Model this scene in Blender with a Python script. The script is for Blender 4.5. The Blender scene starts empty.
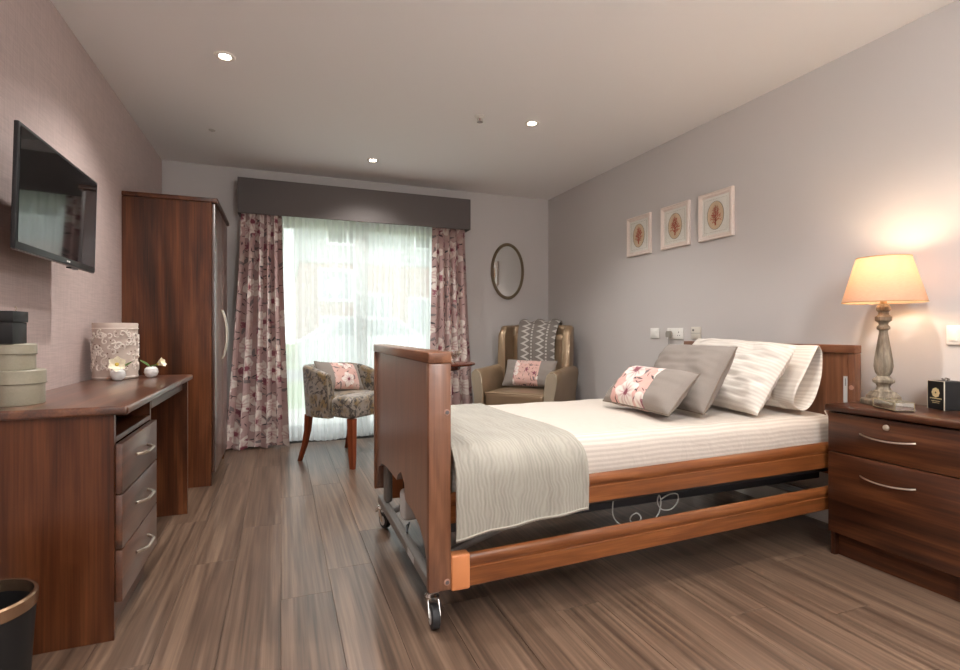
import bpy, bmesh, math, random
from mathutils import Vector, Matrix, noise

random.seed(7)
SC = bpy.context.scene
COL = SC.collection
PI = math.pi
V = Vector

# ------------------------------------------------------------------ camera, world, exposure
cd = bpy.data.cameras.new('camera'); CAM = bpy.data.objects.new('camera', cd); COL.objects.link(CAM)
CAM.location = (0, 0, 1.0)
CAM.rotation_euler = (PI / 2, 0, -math.atan2(199, 514))
cd.sensor_width = 36.0; cd.lens = 514 * 36 / 960; cd.shift_y = -4 / 960; cd.clip_start = 0.05
SC.camera = CAM

SC.view_settings.view_transform = 'Standard'
SC.view_settings.look = 'None'
SC.view_settings.gamma = 1.0
SC.view_settings.use_curve_mapping = False
SC.view_settings.exposure = 1.33

W = bpy.data.worlds.new('world'); SC.world = W; W.use_nodes = True
W.node_tree.nodes['Background'].inputs[0].default_value = (0.93, 0.97, 1.0, 1)
W.node_tree.nodes['Background'].inputs[1].default_value = 1.45

pl = bpy.data.lights.new('window_daylight', 'AREA'); pl.shape = 'RECTANGLE'; pl.size = 1.6; pl.size_y = 2.1
pl.cycles.is_portal = True
po = bpy.data.objects.new('window_daylight', pl); COL.objects.link(po)
po.location = (0.71, 5.03, 1.03); po.rotation_euler = (PI / 2, 0, 0)   # faces -y, into the room
po.rotation_euler = (-PI / 2, 0, 0)

DOWNLIGHT_W = 31.0
DOWNLIGHT_C = (1.0, 0.965, 0.925)
LAMP_W = 2.3
FILL_GLOBE_E = 39.0
LAMP_C = (1.0, 0.74, 0.49)
SC.cycles.max_bounces = 10
SC.cycles.diffuse_bounces = 6
SC.cycles.transparent_max_bounces = 16
SC.cycles.sample_clamp_indirect = 6.0
SC.cycles.caustics_reflective = False
SC.cycles.caustics_refractive = False

XL, XR, YB, YF, ZC = -0.91, 2.665, 4.863, -1.2, 2.4

# ------------------------------------------------------------------ node helpers
def S(r, g, b):
    f = lambda c: (c / 255 / 12.92) if c / 255 <= 0.04045 else ((c / 255 + 0.055) / 1.055) ** 2.4
    return (f(r), f(g), f(b), 1.0)

class MT:
    def __init__(s, name):
        s.m = bpy.data.materials.new(name); s.m.use_nodes = True
        s.t = s.m.node_tree; s.N = s.t.nodes; s.b = s.N['Principled BSDF']; s.out = s.N['Material Output']
    def n(s, typ, ins=None, **props):
        nd = s.N.new(typ)
        for k, v in props.items(): setattr(nd, k, v)
        for k, v in (ins or {}).items(): s.set(nd.inputs[k], v)
        return nd
    def set(s, sock, v):
        if isinstance(v, bpy.types.NodeSocket): s.t.links.new(v, sock)
        elif v is not None: sock.default_value = v
    def p(s, **kw):
        for k, v in kw.items(): s.set(s.b.inputs[k.replace('_', ' ')], v)
        return s
    def math(s, op, a, b=None, c=None, clamp=False):
        nd = s.N.new('ShaderNodeMath'); nd.operation = op; nd.use_clamp = clamp
        s.set(nd.inputs[0], a)
        if b is not None: s.set(nd.inputs[1], b)
        if c is not None: s.set(nd.inputs[2], c)
        return nd.outputs[0]
    def vm(s, op, a, b=None, scale=None):
        nd = s.N.new('ShaderNodeVectorMath'); nd.operation = op
        s.set(nd.inputs[0], a)
        if b is not None: s.set(nd.inputs[1], b)
        if scale is not None: s.set(nd.inputs['Scale'], scale)
        return nd.outputs['Value'] if op in ('LENGTH', 'DOT_PRODUCT') else nd.outputs[0]
    def mix(s, f, a, b):
        nd = s.N.new('ShaderNodeMix'); nd.data_type = 'RGBA'
        s.set(nd.inputs[0], f); s.set(nd.inputs[6], a); s.set(nd.inputs[7], b)
        return nd.outputs[2]
    def ramp(s, f, stops):
        nd = s.N.new('ShaderNodeValToRGB'); e = nd.color_ramp.elements
        while len(e) < len(stops): e.new(0.5)
        for i, (p, c) in enumerate(stops): e[i].position = p; e[i].color = c
        s.set(nd.inputs[0], f); return nd.outputs[0]
    def smooth(s, x, lo, hi):                       # smoothstep
        nd = s.N.new('ShaderNodeMapRange'); nd.interpolation_type = 'SMOOTHSTEP'
        s.set(nd.inputs[0], x); nd.inputs[1].default_value = lo; nd.inputs[2].default_value = hi
        return nd.outputs[0]
    def obj(s): return s.n('ShaderNodeTexCoord').outputs['Object']
    def uv(s): return s.n('ShaderNodeTexCoord').outputs['UV']
    def xyz(s, v):
        nd = s.n('ShaderNodeSeparateXYZ', {0: v}); return nd.outputs
    def comb(s, x, y, z=0.0): return s.n('ShaderNodeCombineXYZ', {0: x, 1: y, 2: z}).outputs[0]
    def noise(s, vec, scale, detail=3, rough=0.5, dist=0.0):
        return s.n('ShaderNodeTexNoise', {'Vector': vec, 'Scale': scale, 'Detail': detail, 'Roughness': rough, 'Distortion': dist}).outputs[0]
    def bump(s, h, strength=0.3, dist=0.002):
        nd = s.n('ShaderNodeBump', {'Height': h, 'Strength': strength, 'Distance': dist})
        s.set(s.b.inputs['Normal'], nd.outputs[0]); return s

def plain(name, col, rough=0.5, metal=0.0, **kw):
    m = MT(name); m.p(Base_Color=col, Roughness=rough, Metallic=metal, **kw); return m.m

def wood(name, axis, cols, rough=0.33, wide=7.0, fine=60.0, rnd=True, coat=0.0, spec=0.5, vary=0.0, stretch=0.09, aw=0.62, fw=0.30):
    m = MT(name); v = m.obj()
    if rnd:
        r = m.n('ShaderNodeObjectInfo').outputs['Random']
        v = m.vm('ADD', v, m.comb(m.math('MULTIPLY', r, 17.3), m.math('MULTIPLY', r, 31.7), m.math('MULTIPLY', r, 23.1)))
    sc = [1.0, 1.0, 1.0]; sc[axis] = stretch
    vs = m.vm('MULTIPLY', v, tuple(sc))
    sf = [1.0, 1.0, 1.0]; sf[axis] = 0.02
    vf = m.vm('MULTIPLY', v, tuple(sf))
    a = m.noise(vs, wide, 4, 0.55, 1.2)
    f = m.noise(vf, fine * 2.2, 2, 0.6)
    rings = m.math('SINE', m.math('MULTIPLY', m.noise(vs, wide * 0.55, 2, 0.5, 0.4), 46.0))
    x = m.math('ADD', m.math('MULTIPLY', a, aw), m.math('MULTIPLY', f, fw))
    x = m.math('ADD', x, m.math('MULTIPLY', rings, 0.045))
    x = m.math('ADD', x, 0.03)
    if vary:
        r2 = m.n('ShaderNodeObjectInfo').outputs['Random']
        x = m.math('ADD', x, m.math('MULTIPLY', m.math('SUBTRACT', r2, 0.5), vary))
    c = m.ramp(x, [(0.30, cols[0]), (0.48, cols[1]), (0.66, cols[2])])
    m.p(Base_Color=c, Roughness=rough, Coat_Weight=coat, Coat_Roughness=0.3)
    m.set(m.b.inputs['Specular IOR Level'], spec)
    m.bump(f, 0.12, 0.0006)
    return m.m

def floral(m, uv, scale=1.0, base=(S(188, 158, 152), S(166, 138, 136))):
    """A printed flower pattern: cream blooms, burgundy blossoms and dark leaf sprigs."""
    wob = m.n('ShaderNodeTexNoise', {'Vector': uv, 'Scale': 22.0 * scale, 'Detail': 2.0}).outputs[1]
    uvw = m.vm('ADD', uv, m.vm('SCALE', m.vm('SUBTRACT', wob, (0.5, 0.5, 0.5)), scale=0.03 / scale))
    col = m.mix(m.noise(uv, 9.0 * scale, 3), base[0], base[1])
    col = m.mix(m.math('MULTIPLY', m.smooth(m.noise(uv, 6.0 * scale, 4, 0.6), 0.5, 0.68), 0.7), col, S(196, 178, 170))
    def cell(freq, off):
        p = m.vm('ADD', m.vm('SCALE', uvw, scale=freq * scale), off)
        vo = m.n('ShaderNodeTexVoronoi', {'Vector': p, 'Scale': 1.0, 'Randomness': 0.8}, voronoi_dimensions='2D')
        d = m.vm('SUBTRACT', p, vo.outputs['Position'])
        x, y, _ = m.xyz(d)
        r = m.math('SQRT', m.math('ADD', m.math('MULTIPLY', x, x), m.math('MULTIPLY', y, y)))
        k = m.xyz(vo.outputs['Color'])
        return x, y, r, k
    # leaf sprigs
    for freq, off, ccol, wd in ((13.0, (3.1, 1.7, 0), S(74, 66, 68), 0.09), (17.0, (8.3, 5.1, 0), S(88, 60, 64), 0.07), (9.0, (1.3, 9.4, 0), S(120, 108, 108), 0.12)):
        x, y, r, k = cell(freq, off)
        an = m.math('MULTIPLY', k[0], 6.28)
        ca, sa = m.math('COSINE', an), m.math('SINE', an)
        al = m.math('ADD', m.math('MULTIPLY', x, ca), m.math('MULTIPLY', y, sa))
        pe = m.math('SUBTRACT', m.math('MULTIPLY', y, ca), m.math('MULTIPLY', x, sa))
        lim = m.math('MULTIPLY', m.math('SUBTRACT', 0.16, m.math('MULTIPLY', al, al)), wd / 0.16)
        mask = m.smooth(m.math('SUBTRACT', lim, m.math('ABSOLUTE', pe)), 0.0, 0.03)
        mask = m.math('MULTIPLY', mask, m.math('GREATER_THAN', k[1], 0.45))
        col = m.mix(mask, col, ccol)
    # large cream blooms
    for freq, off, thr, c_out, c_in, pet in ((4.4, (0.3, 0.6, 0), 0.22, S(222, 212, 204), S(190, 156, 152), 5.0),
                                            (9.0, (4.4, 2.2, 0), 0.80, S(158, 104, 112), S(118, 58, 70), 5.0)):
        x, y, r, k = cell(freq, off)
        an = m.math('ADD', m.math('ARCTAN2', y, x), m.math('MULTIPLY', k[2], 6.28))
        R = m.math('ADD', 0.40 if freq < 6 else 0.26, m.math('MULTIPLY', m.math('COSINE', m.math('MULTIPLY', an, pet)), 0.07))
        mask = m.smooth(m.math('SUBTRACT', R, r), 0.0, 0.035)
        mask = m.math('MULTIPLY', mask, m.math('GREATER_THAN', k[0], thr))
        streak = m.math('ADD', m.math('MULTIPLY', m.math('COSINE', m.math('MULTIPLY', an, 11.0)), 0.22), m.math('MULTIPLY', r, 2.3))
        fc = m.mix(m.smooth(streak, 0.05, 0.75), c_in, c_out)
        if freq < 6:
            fc = m.mix(m.smooth(r, 0.11, 0.06), fc, S(126, 62, 74))
        col = m.mix(mask, col, fc)
    return col

# ------------------------------------------------------------------ materials
WAL = (S(34, 17, 9), S(78, 41, 22), S(112, 66, 38))
walnut_front = wood('walnut_front_upright', 2, WAL, rough=0.36, spec=1.0, coat=1.0)
walnut_top = wood('walnut_desktop', 1, WAL, rough=0.26, spec=1.0, coat=0.8)
walnut_drawer = wood('walnut_front_lengthwise', 1, WAL, rough=0.36, spec=1.0, coat=1.0)
walnut_z = wood('walnut_upright', 2, WAL, rough=0.28, spec=0.5)
walnut_y = wood('walnut_lengthwise', 1, WAL, rough=0.28, spec=0.5)
walnut_x = wood('walnut_crosswise', 0, WAL, rough=0.28, spec=0.5)
BED = (S(92, 56, 37), S(116, 74, 50), S(140, 95, 68))
beech_z = wood('bed_wood_upright', 2, BED, rough=0.36, spec=0.8, wide=16, fine=90)
beech_panel = wood('bed_panel_wood', 2, BED, rough=0.36, wide=16, fine=90, spec=1.0, coat=1.0)
beech_x = wood('bed_wood_lengthwise', 0, (S(90, 49, 23), S(118, 67, 33), S(142, 87, 47)), rough=0.33, wide=16, fine=90)
beech_y = wood('bed_wood_crosswise', 1, BED, rough=0.33, wide=16, fine=90)
plank_m = wood('floor_laminate', 1, (S(66, 51, 41), S(97, 77, 63), S(126, 103, 85)), rough=0.32, wide=17, fine=44, vary=0.06, spec=0.7, stretch=0.03, aw=0.46, fw=0.46)
leg_wood = wood('chair_leg_wood', 2, (S(84, 36, 20), S(122, 58, 32), S(146, 78, 46)), rough=0.3)
table_wood = wood('table_wood', 0, (S(60, 26, 16), S(92, 44, 28), S(118, 62, 40)), rough=0.25)
peach = plain('orange_end_cap', S(206, 132, 84), 0.45)
chrome = plain('polished_steel', (0.78, 0.76, 0.72, 1), 0.22, 1.0)
brass_nickel = plain('satin_nickel', (0.82, 0.76, 0.66, 1), 0.28, 1.0)
steel_grey = plain('painted_grey_steel', S(124, 120, 116), 0.45, 0.35)
dark_metal = plain('dark_underframe', S(52, 54, 58), 0.5, 0.2)
rubber = plain('black_rubber', S(38, 38, 40), 0.6)
grey_plastic = plain('grey_plastic', S(190, 190, 188), 0.5)
white_plastic = plain('white_plastic', S(238, 236, 230), 0.35)
cream_plastic = plain('cream_plastic', S(222, 216, 204), 0.4)
black_gloss = plain('black_gloss', S(12, 12, 13), 0.05, Coat_Weight=0.35, Coat_Roughness=0.03)
black_satin = plain('black_satin', S(20, 20, 22), 0.35)
black_card = plain('black_card', S(17, 17, 18), 0.5)
gold = plain('gold_print', S(226, 208, 160), 0.45, 0.2)
white_gloss = plain('white_gloss_paint', S(236, 232, 226), 0.4)
upvc = plain('white_frame_plastic', S(236, 240, 238), 0.35)
cap_white = plain('white_china', S(232, 232, 230), 0.25)
petal_m = plain('cream_petal', S(246, 238, 214), 0.55)
petal_y = plain('yellow_flower_centre', S(206, 176, 70), 0.6)
leaf_m = plain('green_leaf', S(74, 104, 42), 0.5)
bolt_m = plain('bolt_cap', S(168, 128, 112), 0.4)
bolt_in = plain('bolt_centre', S(112, 106, 108), 0.35, 0.6)

def m_wall(name, col, bump_scale, strength, weave=False):
    m = MT(name); v = m.obj()
    h = m.noise(v, bump_scale, 3, 0.6)
    c = col
    if weave:
        w1 = m.noise(m.vm('MULTIPLY', v, (1, 1, 0.04)), 260, 2)
        w2 = m.noise(m.vm('MULTIPLY', v, (1, 0.04, 1)), 260, 2)
        h = m.math('ADD', w1, w2)
        c = m.mix(m.smooth(h, 0.75, 1.25), tuple(x * 0.90 for x in col[:3]) + (1,), tuple(min(1, x * 1.07) for x in col[:3]) + (1,))
    m.p(Base_Color=c, Roughness=0.62 if weave else 0.75)
    m.bump(h, strength, 0.001); return m.m
wall_pink = m_wall('pink_linen_wallpaper', S(192, 173, 168), 200, 0.25, True)
wall_grey = m_wall('warm_grey_paint', S(204, 199, 196), 140, 0.08)
ceil_m = m_wall('ceiling_white', S(244, 243, 242), 120, 0.05)

def m_fabric(name, col, col2=None, scale=300, rough=0.85, strength=0.25, sheen=0.0):
    m = MT(name); v = m.obj()
    a = m.noise(v, scale, 2); b = m.noise(v, 5, 3)
    c2 = col2 or tuple(x * 0.82 for x in col[:3]) + (1,)
    m.p(Base_Color=m.mix(m.math('ADD', m.math('MULTIPLY', a, 0.6), m.math('MULTIPLY', b, 0.4)), c2, col), Roughness=rough, Sheen_Weight=sheen)
    m.bump(a, strength, 0.001); return m.m
pelmet_m = m_fabric('charcoal_pelmet_fabric', S(108, 102, 100), S(93, 87, 85), 260)
grey_linen = m_fabric('grey_linen', S(144, 134, 126), S(126, 117, 110), 240)
inner_pillow = m_fabric('white_ticking', S(236, 230, 222), S(226, 220, 212), 200)

m = MT('floral_curtain_cloth'); m.p(Base_Color=floral(m, m.uv()), Roughness=0.85); curtain_m = m.m
m = MT('floral_cushion_cloth'); m.p(Base_Color=floral(m, m.uv(), 1.2, (S(222, 176, 164), S(206, 160, 152))), Roughness=0.8); floral_cush = m.m
m = MT('faded_floral_cloth'); m.p(Base_Color=floral(m, m.uv(), 1.6, (S(214, 172, 160), S(196, 156, 146))), Roughness=0.8); floral_small = m.m

# sheer voile: partly see-through, partly scattering
m = MT('white_voile'); t = m.t
tr = m.n('ShaderNodeBsdfTransparent', {0: (1, 1, 1, 1)}); tl = m.n('ShaderNodeBsdfTranslucent', {0: (0.93, 0.95, 0.95, 1)})
df = m.n('ShaderNodeBsdfDiffuse', {0: (0.88, 0.90, 0.90, 1)})
mx1 = m.n('ShaderNodeMixShader', {0: 0.25, 1: tl.outputs[0], 2: df.outputs[0]})
mx2 = m.n('ShaderNodeMixShader', {0: 0.74, 1: tr.outputs[0], 2: mx1.outputs[0]})
t.links.new(mx2.outputs[0], m.out.inputs[0]); voile_m = m.m

m = MT('window_glass'); t = m.t
tr = m.n('ShaderNodeBsdfTransparent', {0: (0.96, 0.98, 0.97, 1)}); gl = m.n('ShaderNodeBsdfGlossy', {'Color': (1, 1, 1, 1), 'Roughness': 0.02})
mx = m.n('ShaderNodeMixShader', {0: 0.07, 1: tr.outputs[0], 2: gl.outputs[0]}); t.links.new(mx.outputs[0], m.out.inputs[0]); glass_thin = m.m
m = MT('cut_glass'); t = m.t
tr = m.n('ShaderNodeBsdfTransparent', {0: (0.93, 0.93, 0.88, 1)}); gl = m.n('ShaderNodeBsdfGlossy', {'Color': (1, 1, 1, 1), 'Roughness': 0.04})
mx = m.n('ShaderNodeMixShader', {0: 0.5, 1: tr.outputs[0], 2: gl.outputs[0]}); t.links.new(mx.outputs[0], m.out.inputs[0]); glass_box = m.m

m = MT('clear_picture_glass'); t = m.t
tr = m.n('ShaderNodeBsdfTransparent', {0: (1, 1, 1, 1)}); gl = m.n('ShaderNodeBsdfGlossy', {'Color': (1, 1, 1, 1), 'Roughness': 0.02})
mx = m.n('ShaderNodeMixShader', {0: 0.025, 1: tr.outputs[0], 2: gl.outputs[0]}); t.links.new(mx.outputs[0], m.out.inputs[0]); glass_clear = m.m
mirror_m = plain('mirror_silver', (0.86, 0.87, 0.86, 1), 0.02, 1.0)
antique = m_fabric('antique_bronze_frame', S(136, 120, 94), S(92, 78, 58), 120, 0.45)

# bronze leather
m = MT('bronze_leather'); v = m.obj(); h = m.noise(v, 160, 3)
m.p(Base_Color=m.mix(m.noise(v, 6, 3), S(140, 118, 94), S(168, 144, 116)), Roughness=0.34, Metallic=0.5); m.bump(h, 0.12, 0.001); leather = m.m
m = MT('pale_bronze_leather'); m.p(Base_Color=S(186, 172, 150), Roughness=0.33, Metallic=0.35); leather_pale = m.m

# damask velvet of the tub chair
m = MT('damask_velvet'); v = m.obj()
d = m.noise(v, 13, 4, 0.55, 2.2); d2 = m.noise(m.vm('ADD', v, (3, 5, 1)), 9, 2, 0.5, 1.0)
c = m.mix(m.smooth(d2, 0.40, 0.62), S(146, 136, 126), S(128, 104, 62))
c = m.mix(m.smooth(d, 0.50, 0.56), c, S(54, 46, 40)); c = m.mix(m.smooth(d, 0.62, 0.66), c, S(150, 138, 120))
m.p(Base_Color=c, Roughness=0.5, Sheen_Weight=0.4); m.bump(d, 0.2, 0.002); damask = m.m
m = MT('velvet_taupe'); m.p(Base_Color=S(128, 112, 92), Roughness=0.5, Sheen_Weight=0.4); velvet = m.m

# bed linen with woven satin stripes (UV v runs across the stripes in metres)
def m_linen(name, c1, c2, period):
    m = MT(name); uv = m.uv(); u, vv, _ = m.xyz(uv)
    st = m.math('SINE', m.math('MULTIPLY', vv, 2 * PI / period))
    st = m.smooth(st, -0.3, 0.3)
    wr = m.math('ADD', m.noise(m.obj(), 10, 4, 0.6, 0.8), m.math('MULTIPLY', m.noise(m.obj(), 34, 3, 0.6), 0.25))
    m.p(Base_Color=m.mix(st, c1, c2), Roughness=m.math('SUBTRACT', 0.75, m.math('MULTIPLY', st, 0.3)), Sheen_Weight=0.1)
    m.bump(m.math('ADD', wr, m.math('MULTIPLY', st, 0.03)), 0.38, 0.012); return m.m
linen = m_linen('striped_white_linen', S(192, 181, 170), S(206, 196, 185), 0.019)
linen_p = m_linen('striped_pillow_linen', S(202, 193, 183), S(213, 205, 195), 0.018)

# crinkled blanket
m = MT('crinkled_blanket'); uv = m.uv(); u, vv, _ = m.xyz(uv)
wob = m.noise(uv, 6, 3)
ph = m.math('ADD', m.math('MULTIPLY', u, 2 * PI / 0.013), m.math('MULTIPLY', wob, 45.0))
st = m.math('SINE', ph); br = m.noise(m.vm('MULTIPLY', uv, (60, 6, 1)), 1.0, 3)
hh = m.math('ADD', m.math('MULTIPLY', st, 0.22), m.math('MULTIPLY', br, 1.5))
m.p(Base_Color=m.mix(m.smooth(hh, 0.2, 1.2), S(140, 135, 125), S(160, 155, 143)), Roughness=0.7, Sheen_Weight=0.15)
m.bump(hh, 0.55, 0.003); blanket_m = m.m
m = MT('blanket_hem'); m.p(Base_Color=S(166, 160, 148), Roughness=0.75); hem_m = m.m

# knitted throw with zigzag bands
m = MT('zigzag_knit'); uv = m.uv(); u, vv, _ = m.xyz(uv)
fu = m.math('FRACT', m.math('MULTIPLY', u, 1 / 0.128))
tri = m.math('ABSOLUTE', m.math('SUBTRACT', m.math('FRACT', m.math('MULTIPLY', vv, 1 / 0.062)), 0.5))
zig = m.math('ABSOLUTE', m.math('SUBTRACT', m.math('SUBTRACT', fu, 0.30), m.math('MULTIPLY', tri, 0.8)))
mask = m.math('LESS_THAN', zig, 0.11)
tri2 = m.math('ABSOLUTE', m.math('SUBTRACT', m.math('FRACT', m.math('MULTIPLY', vv, 1 / 0.03)), 0.5))
dots = m.math('MULTIPLY', m.math('GREATER_THAN', fu, 0.88), m.math('GREATER_THAN', tri2, 0.22))
mask = m.math('MAXIMUM', mask, dots)
kn = m.noise(uv, 190, 2)
m.p(Base_Color=m.mix(mask, m.mix(kn, S(104, 97, 91), S(134, 126, 119)), m.mix(kn, S(176, 169, 161), S(202, 196, 188))), Roughness=0.9)
m.bump(kn, 0.4, 0.003); knit_m = m.m

# hat box canvas, lamp parts, lantern
hat_m = m_fabric('olive_satin_card', S(158, 152, 134), S(136, 130, 112), 160, 0.42)
lamp_wood = wood('limed_wood', 2, (S(92, 82, 69), S(128, 116, 99), S(164, 151, 132)), rough=0.6, wide=24, fine=120, rnd=False)
m = MT('linen_lamp_shade'); t = m.t; v = m.obj()
wv = m.noise(m.vm('MULTIPLY', v, (1, 1, 6)), 70, 2)
cc = m.mix(wv, S(206, 178, 156), S(224, 200, 180))
tl = m.n('ShaderNodeBsdfTranslucent', {0: cc}); df = m.n('ShaderNodeBsdfDiffuse', {0: cc})
mx = m.n('ShaderNodeMixShader', {0: 0.5, 1: tl.outputs[0], 2: df.outputs[0]}); t.links.new(mx.outputs[0], m.out.inputs[0]); shade_m = m.m
m = MT('warm_bulb'); m.p(Base_Color=(1, 0.9, 0.7, 1), Emission_Color=(1.0, 0.72, 0.40, 1), Emission_Strength=14.0); bulb_m = m.m
m = MT('downlight_lens'); m.p(Base_Color=(1, 1, 1, 1), Emission_Color=(1.0, 0.86, 0.68, 1), Emission_Strength=30.0); lens_m = m.m
lantern_m = m_fabric('carved_white_ceramic', S(236, 226, 216), S(216, 204, 194), 40, 0.6)

# ------------------------------------------------------------------ mesh helpers
class MB:
    def __init__(s): s.v = []; s.f = []; s.uv = {}
    def add(s, vs, fs, uvs=None):
        o = len(s.v); s.v += [V(p) for p in vs]
        for i, f in enumerate(fs):
            if uvs: s.uv[len(s.f)] = [uvs[k] for k in f]
            s.f.append([k + o for k in f])
        return s
    def box(s, lo, hi, bev=0.0, seg=2, mat=None):
        if bev <= 0:
            x0, y0, z0 = lo; x1, y1, z1 = hi
            vs = [(x0, y0, z0), (x1, y0, z0), (x1, y1, z0), (x0, y1, z0), (x0, y0, z1), (x1, y0, z1), (x1, y1, z1), (x0, y1, z1)]
            fs = [(0, 3, 2, 1), (4, 5, 6, 7), (0, 1, 5, 4), (1, 2, 6, 5), (2, 3, 7, 6), (3, 0, 4, 7)]
        else:
            bm = bmesh.new(); bmesh.ops.create_cube(bm, size=1.0)
            for p in bm.verts:
                p.co = V([(lo[i] + hi[i]) / 2 + p.co[i] * (hi[i] - lo[i]) for i in range(3)])
            bmesh.ops.bevel(bm, geom=list(bm.edges), offset=bev, segments=seg, profile=0.5, affect='EDGES')
            bm.verts.index_update(); vs = [p.co.copy() for p in bm.verts]; fs = [[q.index for q in f.verts] for f in bm.faces]; bm.free()
        if mat: vs = [mat @ V(p) for p in vs]
        return s.add(vs, fs)
    def prism(s, poly, axis, lo, hi):              # poly in the two other axes, in order
        ax = [i for i in range(3) if i != axis]; n = len(poly); vs = []
        for c in (lo, hi):
            for a, b in poly:
                p = [0, 0, 0]; p[ax[0]] = a; p[ax[1]] = b; p[axis] = c; vs.append(p)
        fs = [list(range(n))[::-1], list(range(n, 2 * n))] + [(i, (i + 1) % n, n + (i + 1) % n, n + i) for i in range(n)]
        return s.add(vs, fs)
    def loft(s, rings, close=True, cap=True):
        n = len(rings[0]); vs = [p for r in rings for p in r]; fs = []
        for i in range(len(rings) - 1):
            for j in range(n if close else n - 1):
                k = (j + 1) % n; fs.append((i * n + j, i * n + k, (i + 1) * n + k, (i + 1) * n + j))
        if cap:
            fs.append(list(range(n))[::-1]); fs.append(list(range((len(rings) - 1) * n, len(rings) * n)))
        return s.add(vs, fs)
    def lathe(s, prof, c=(0, 0, 0), n=24, axis=2, cap=True):
        rings = []
        for r, z in prof:
            ring = []
            for k in range(n):
                a = 2 * PI * k / n; p = [r * math.cos(a), r * math.sin(a), z]
                if axis == 0: p = [p[2], p[0], p[1]]
                if axis == 1: p = [p[0], p[2], p[1]]
                ring.append(V(c) + V(p))
            rings.append(ring)
        return s.loft(rings, True, cap)
    def tube(s, pts, r, n=8, closed=False):
        pts = [V(p) for p in pts]; L = len(pts); rings = []
        rr = r if isinstance(r, (list, tuple)) else [r] * L
        up = V((0, 0, 1)); prev = None
        for i in range(L):
            a = pts[(i - 1) % L] if (closed or i > 0) else pts[i]
            b = pts[(i + 1) % L] if (closed or i < L - 1) else pts[i]
            t = (b - a).normalized()
            if prev is None:
                u = t.cross(up if abs(t.z) < 0.9 else V((1, 0, 0))).normalized()
            else:
                u = (prev - t * prev.dot(t)).normalized()
            prev = u; w = t.cross(u)
            rings.append([pts[i] + (u * math.cos(2 * PI * k / n) + w * math.sin(2 * PI * k / n)) * rr[i] for k in range(n)])
        if closed: rings.append(rings[0]); return s.loft(rings, True, False)
        return s.loft(rings)
    def cyl(s, a, b, r, r2=None, n=16): return s.tube([a, b], [r, r2 if r2 is not None else r], n)
    def grid(s, nu, nv, f, uvf=None, wrap=False):
        vs = []; uv = []
        for j in range(nv + 1):
            for i in range(nu + 1):
                vs.append(f(i / nu, j / nv)); uv.append(uvf(i / nu, j / nv) if uvf else (i / nu, j / nv))
        fs = [(j * (nu + 1) + i, j * (nu + 1) + i + 1, (j + 1) * (nu + 1) + i + 1, (j + 1) * (nu + 1) + i) for j in range(nv) for i in range(nu)]
        return s.add(vs, fs, uv)
    def xf(s, M): s.v = [M @ p for p in s.v]; return s
    def build(s, name, mat, parent=None, sharp=35, weld=False):
        o0 = ORG.get(parent, V((0, 0, 0)))
        me = bpy.data.meshes.new(name)
        me.from_pydata([tuple(p - o0) for p in s.v], [], s.f)
        if s.uv:
            lay = me.uv_layers.new(name='UVMap')
            for pi, poly in enumerate(me.polygons):
                if pi in s.uv:
                    for li, c in zip(poly.loop_indices, s.uv[pi]): lay.data[li].uv = c
        if not s.uv or weld:
            bm = bmesh.new(); bm.from_mesh(me)
            if weld: bmesh.ops.remove_doubles(bm, verts=bm.verts, dist=1e-5)
            bmesh.ops.recalc_face_normals(bm, faces=bm.faces); bm.to_mesh(me); bm.free()
        me.polygons.foreach_set('use_smooth', [True] * len(me.polygons))
        me.set_sharp_from_angle(angle=math.radians(sharp))
        me.materials.append(mat)
        ob = bpy.data.objects.new(name, me); COL.objects.link(ob); ob.parent = parent
        ORG[ob] = o0
        return ob
ORG = {}

def tag(o, label, cat, group=None):
    o['label'] = label; o['category'] = cat
    if group: o['group'] = group
    return o
def thing(name, label, cat, loc, rotz=None, group=None):
    """An Empty at the thing's base. With rotz None its parts are written in room coordinates, else in local ones."""
    o = bpy.data.objects.new(name, None); COL.objects.link(o); o.location = loc; o.empty_display_size = 0.1
    ORG[o] = V(loc) if rotz is None else V((0, 0, 0))
    if rotz is not None: o.rotation_euler = (0, 0, rotz)
    return tag(o, label, cat, group)
def solo(mb, name, mat, label, cat, loc=(0, 0, 0), group=None, sharp=35):
    """A thing that is one mesh, origin moved to loc."""
    mb.v = [p - V(loc) for p in mb.v]
    o = mb.build(name, mat, None, sharp); o.location = loc; ORG[o] = V(loc)
    return tag(o, label, cat, group)
def struct(name, mb, mat, parent=None, sharp=35):
    o = mb.build(name, mat, parent, sharp)
    if parent is None: o['kind'] = 'structure'
    return o
def copy_tree(o, parent=None):
    c = o.copy(); COL.objects.link(c); c.parent = parent
    for ch in list(o.children): copy_tree(ch, c)
    return c
def nz(p, k=1.0, s=0.0): return noise.noise(V((p[0] * k + s, p[1] * k + s * 1.7, p[2] * k - s)))

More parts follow.
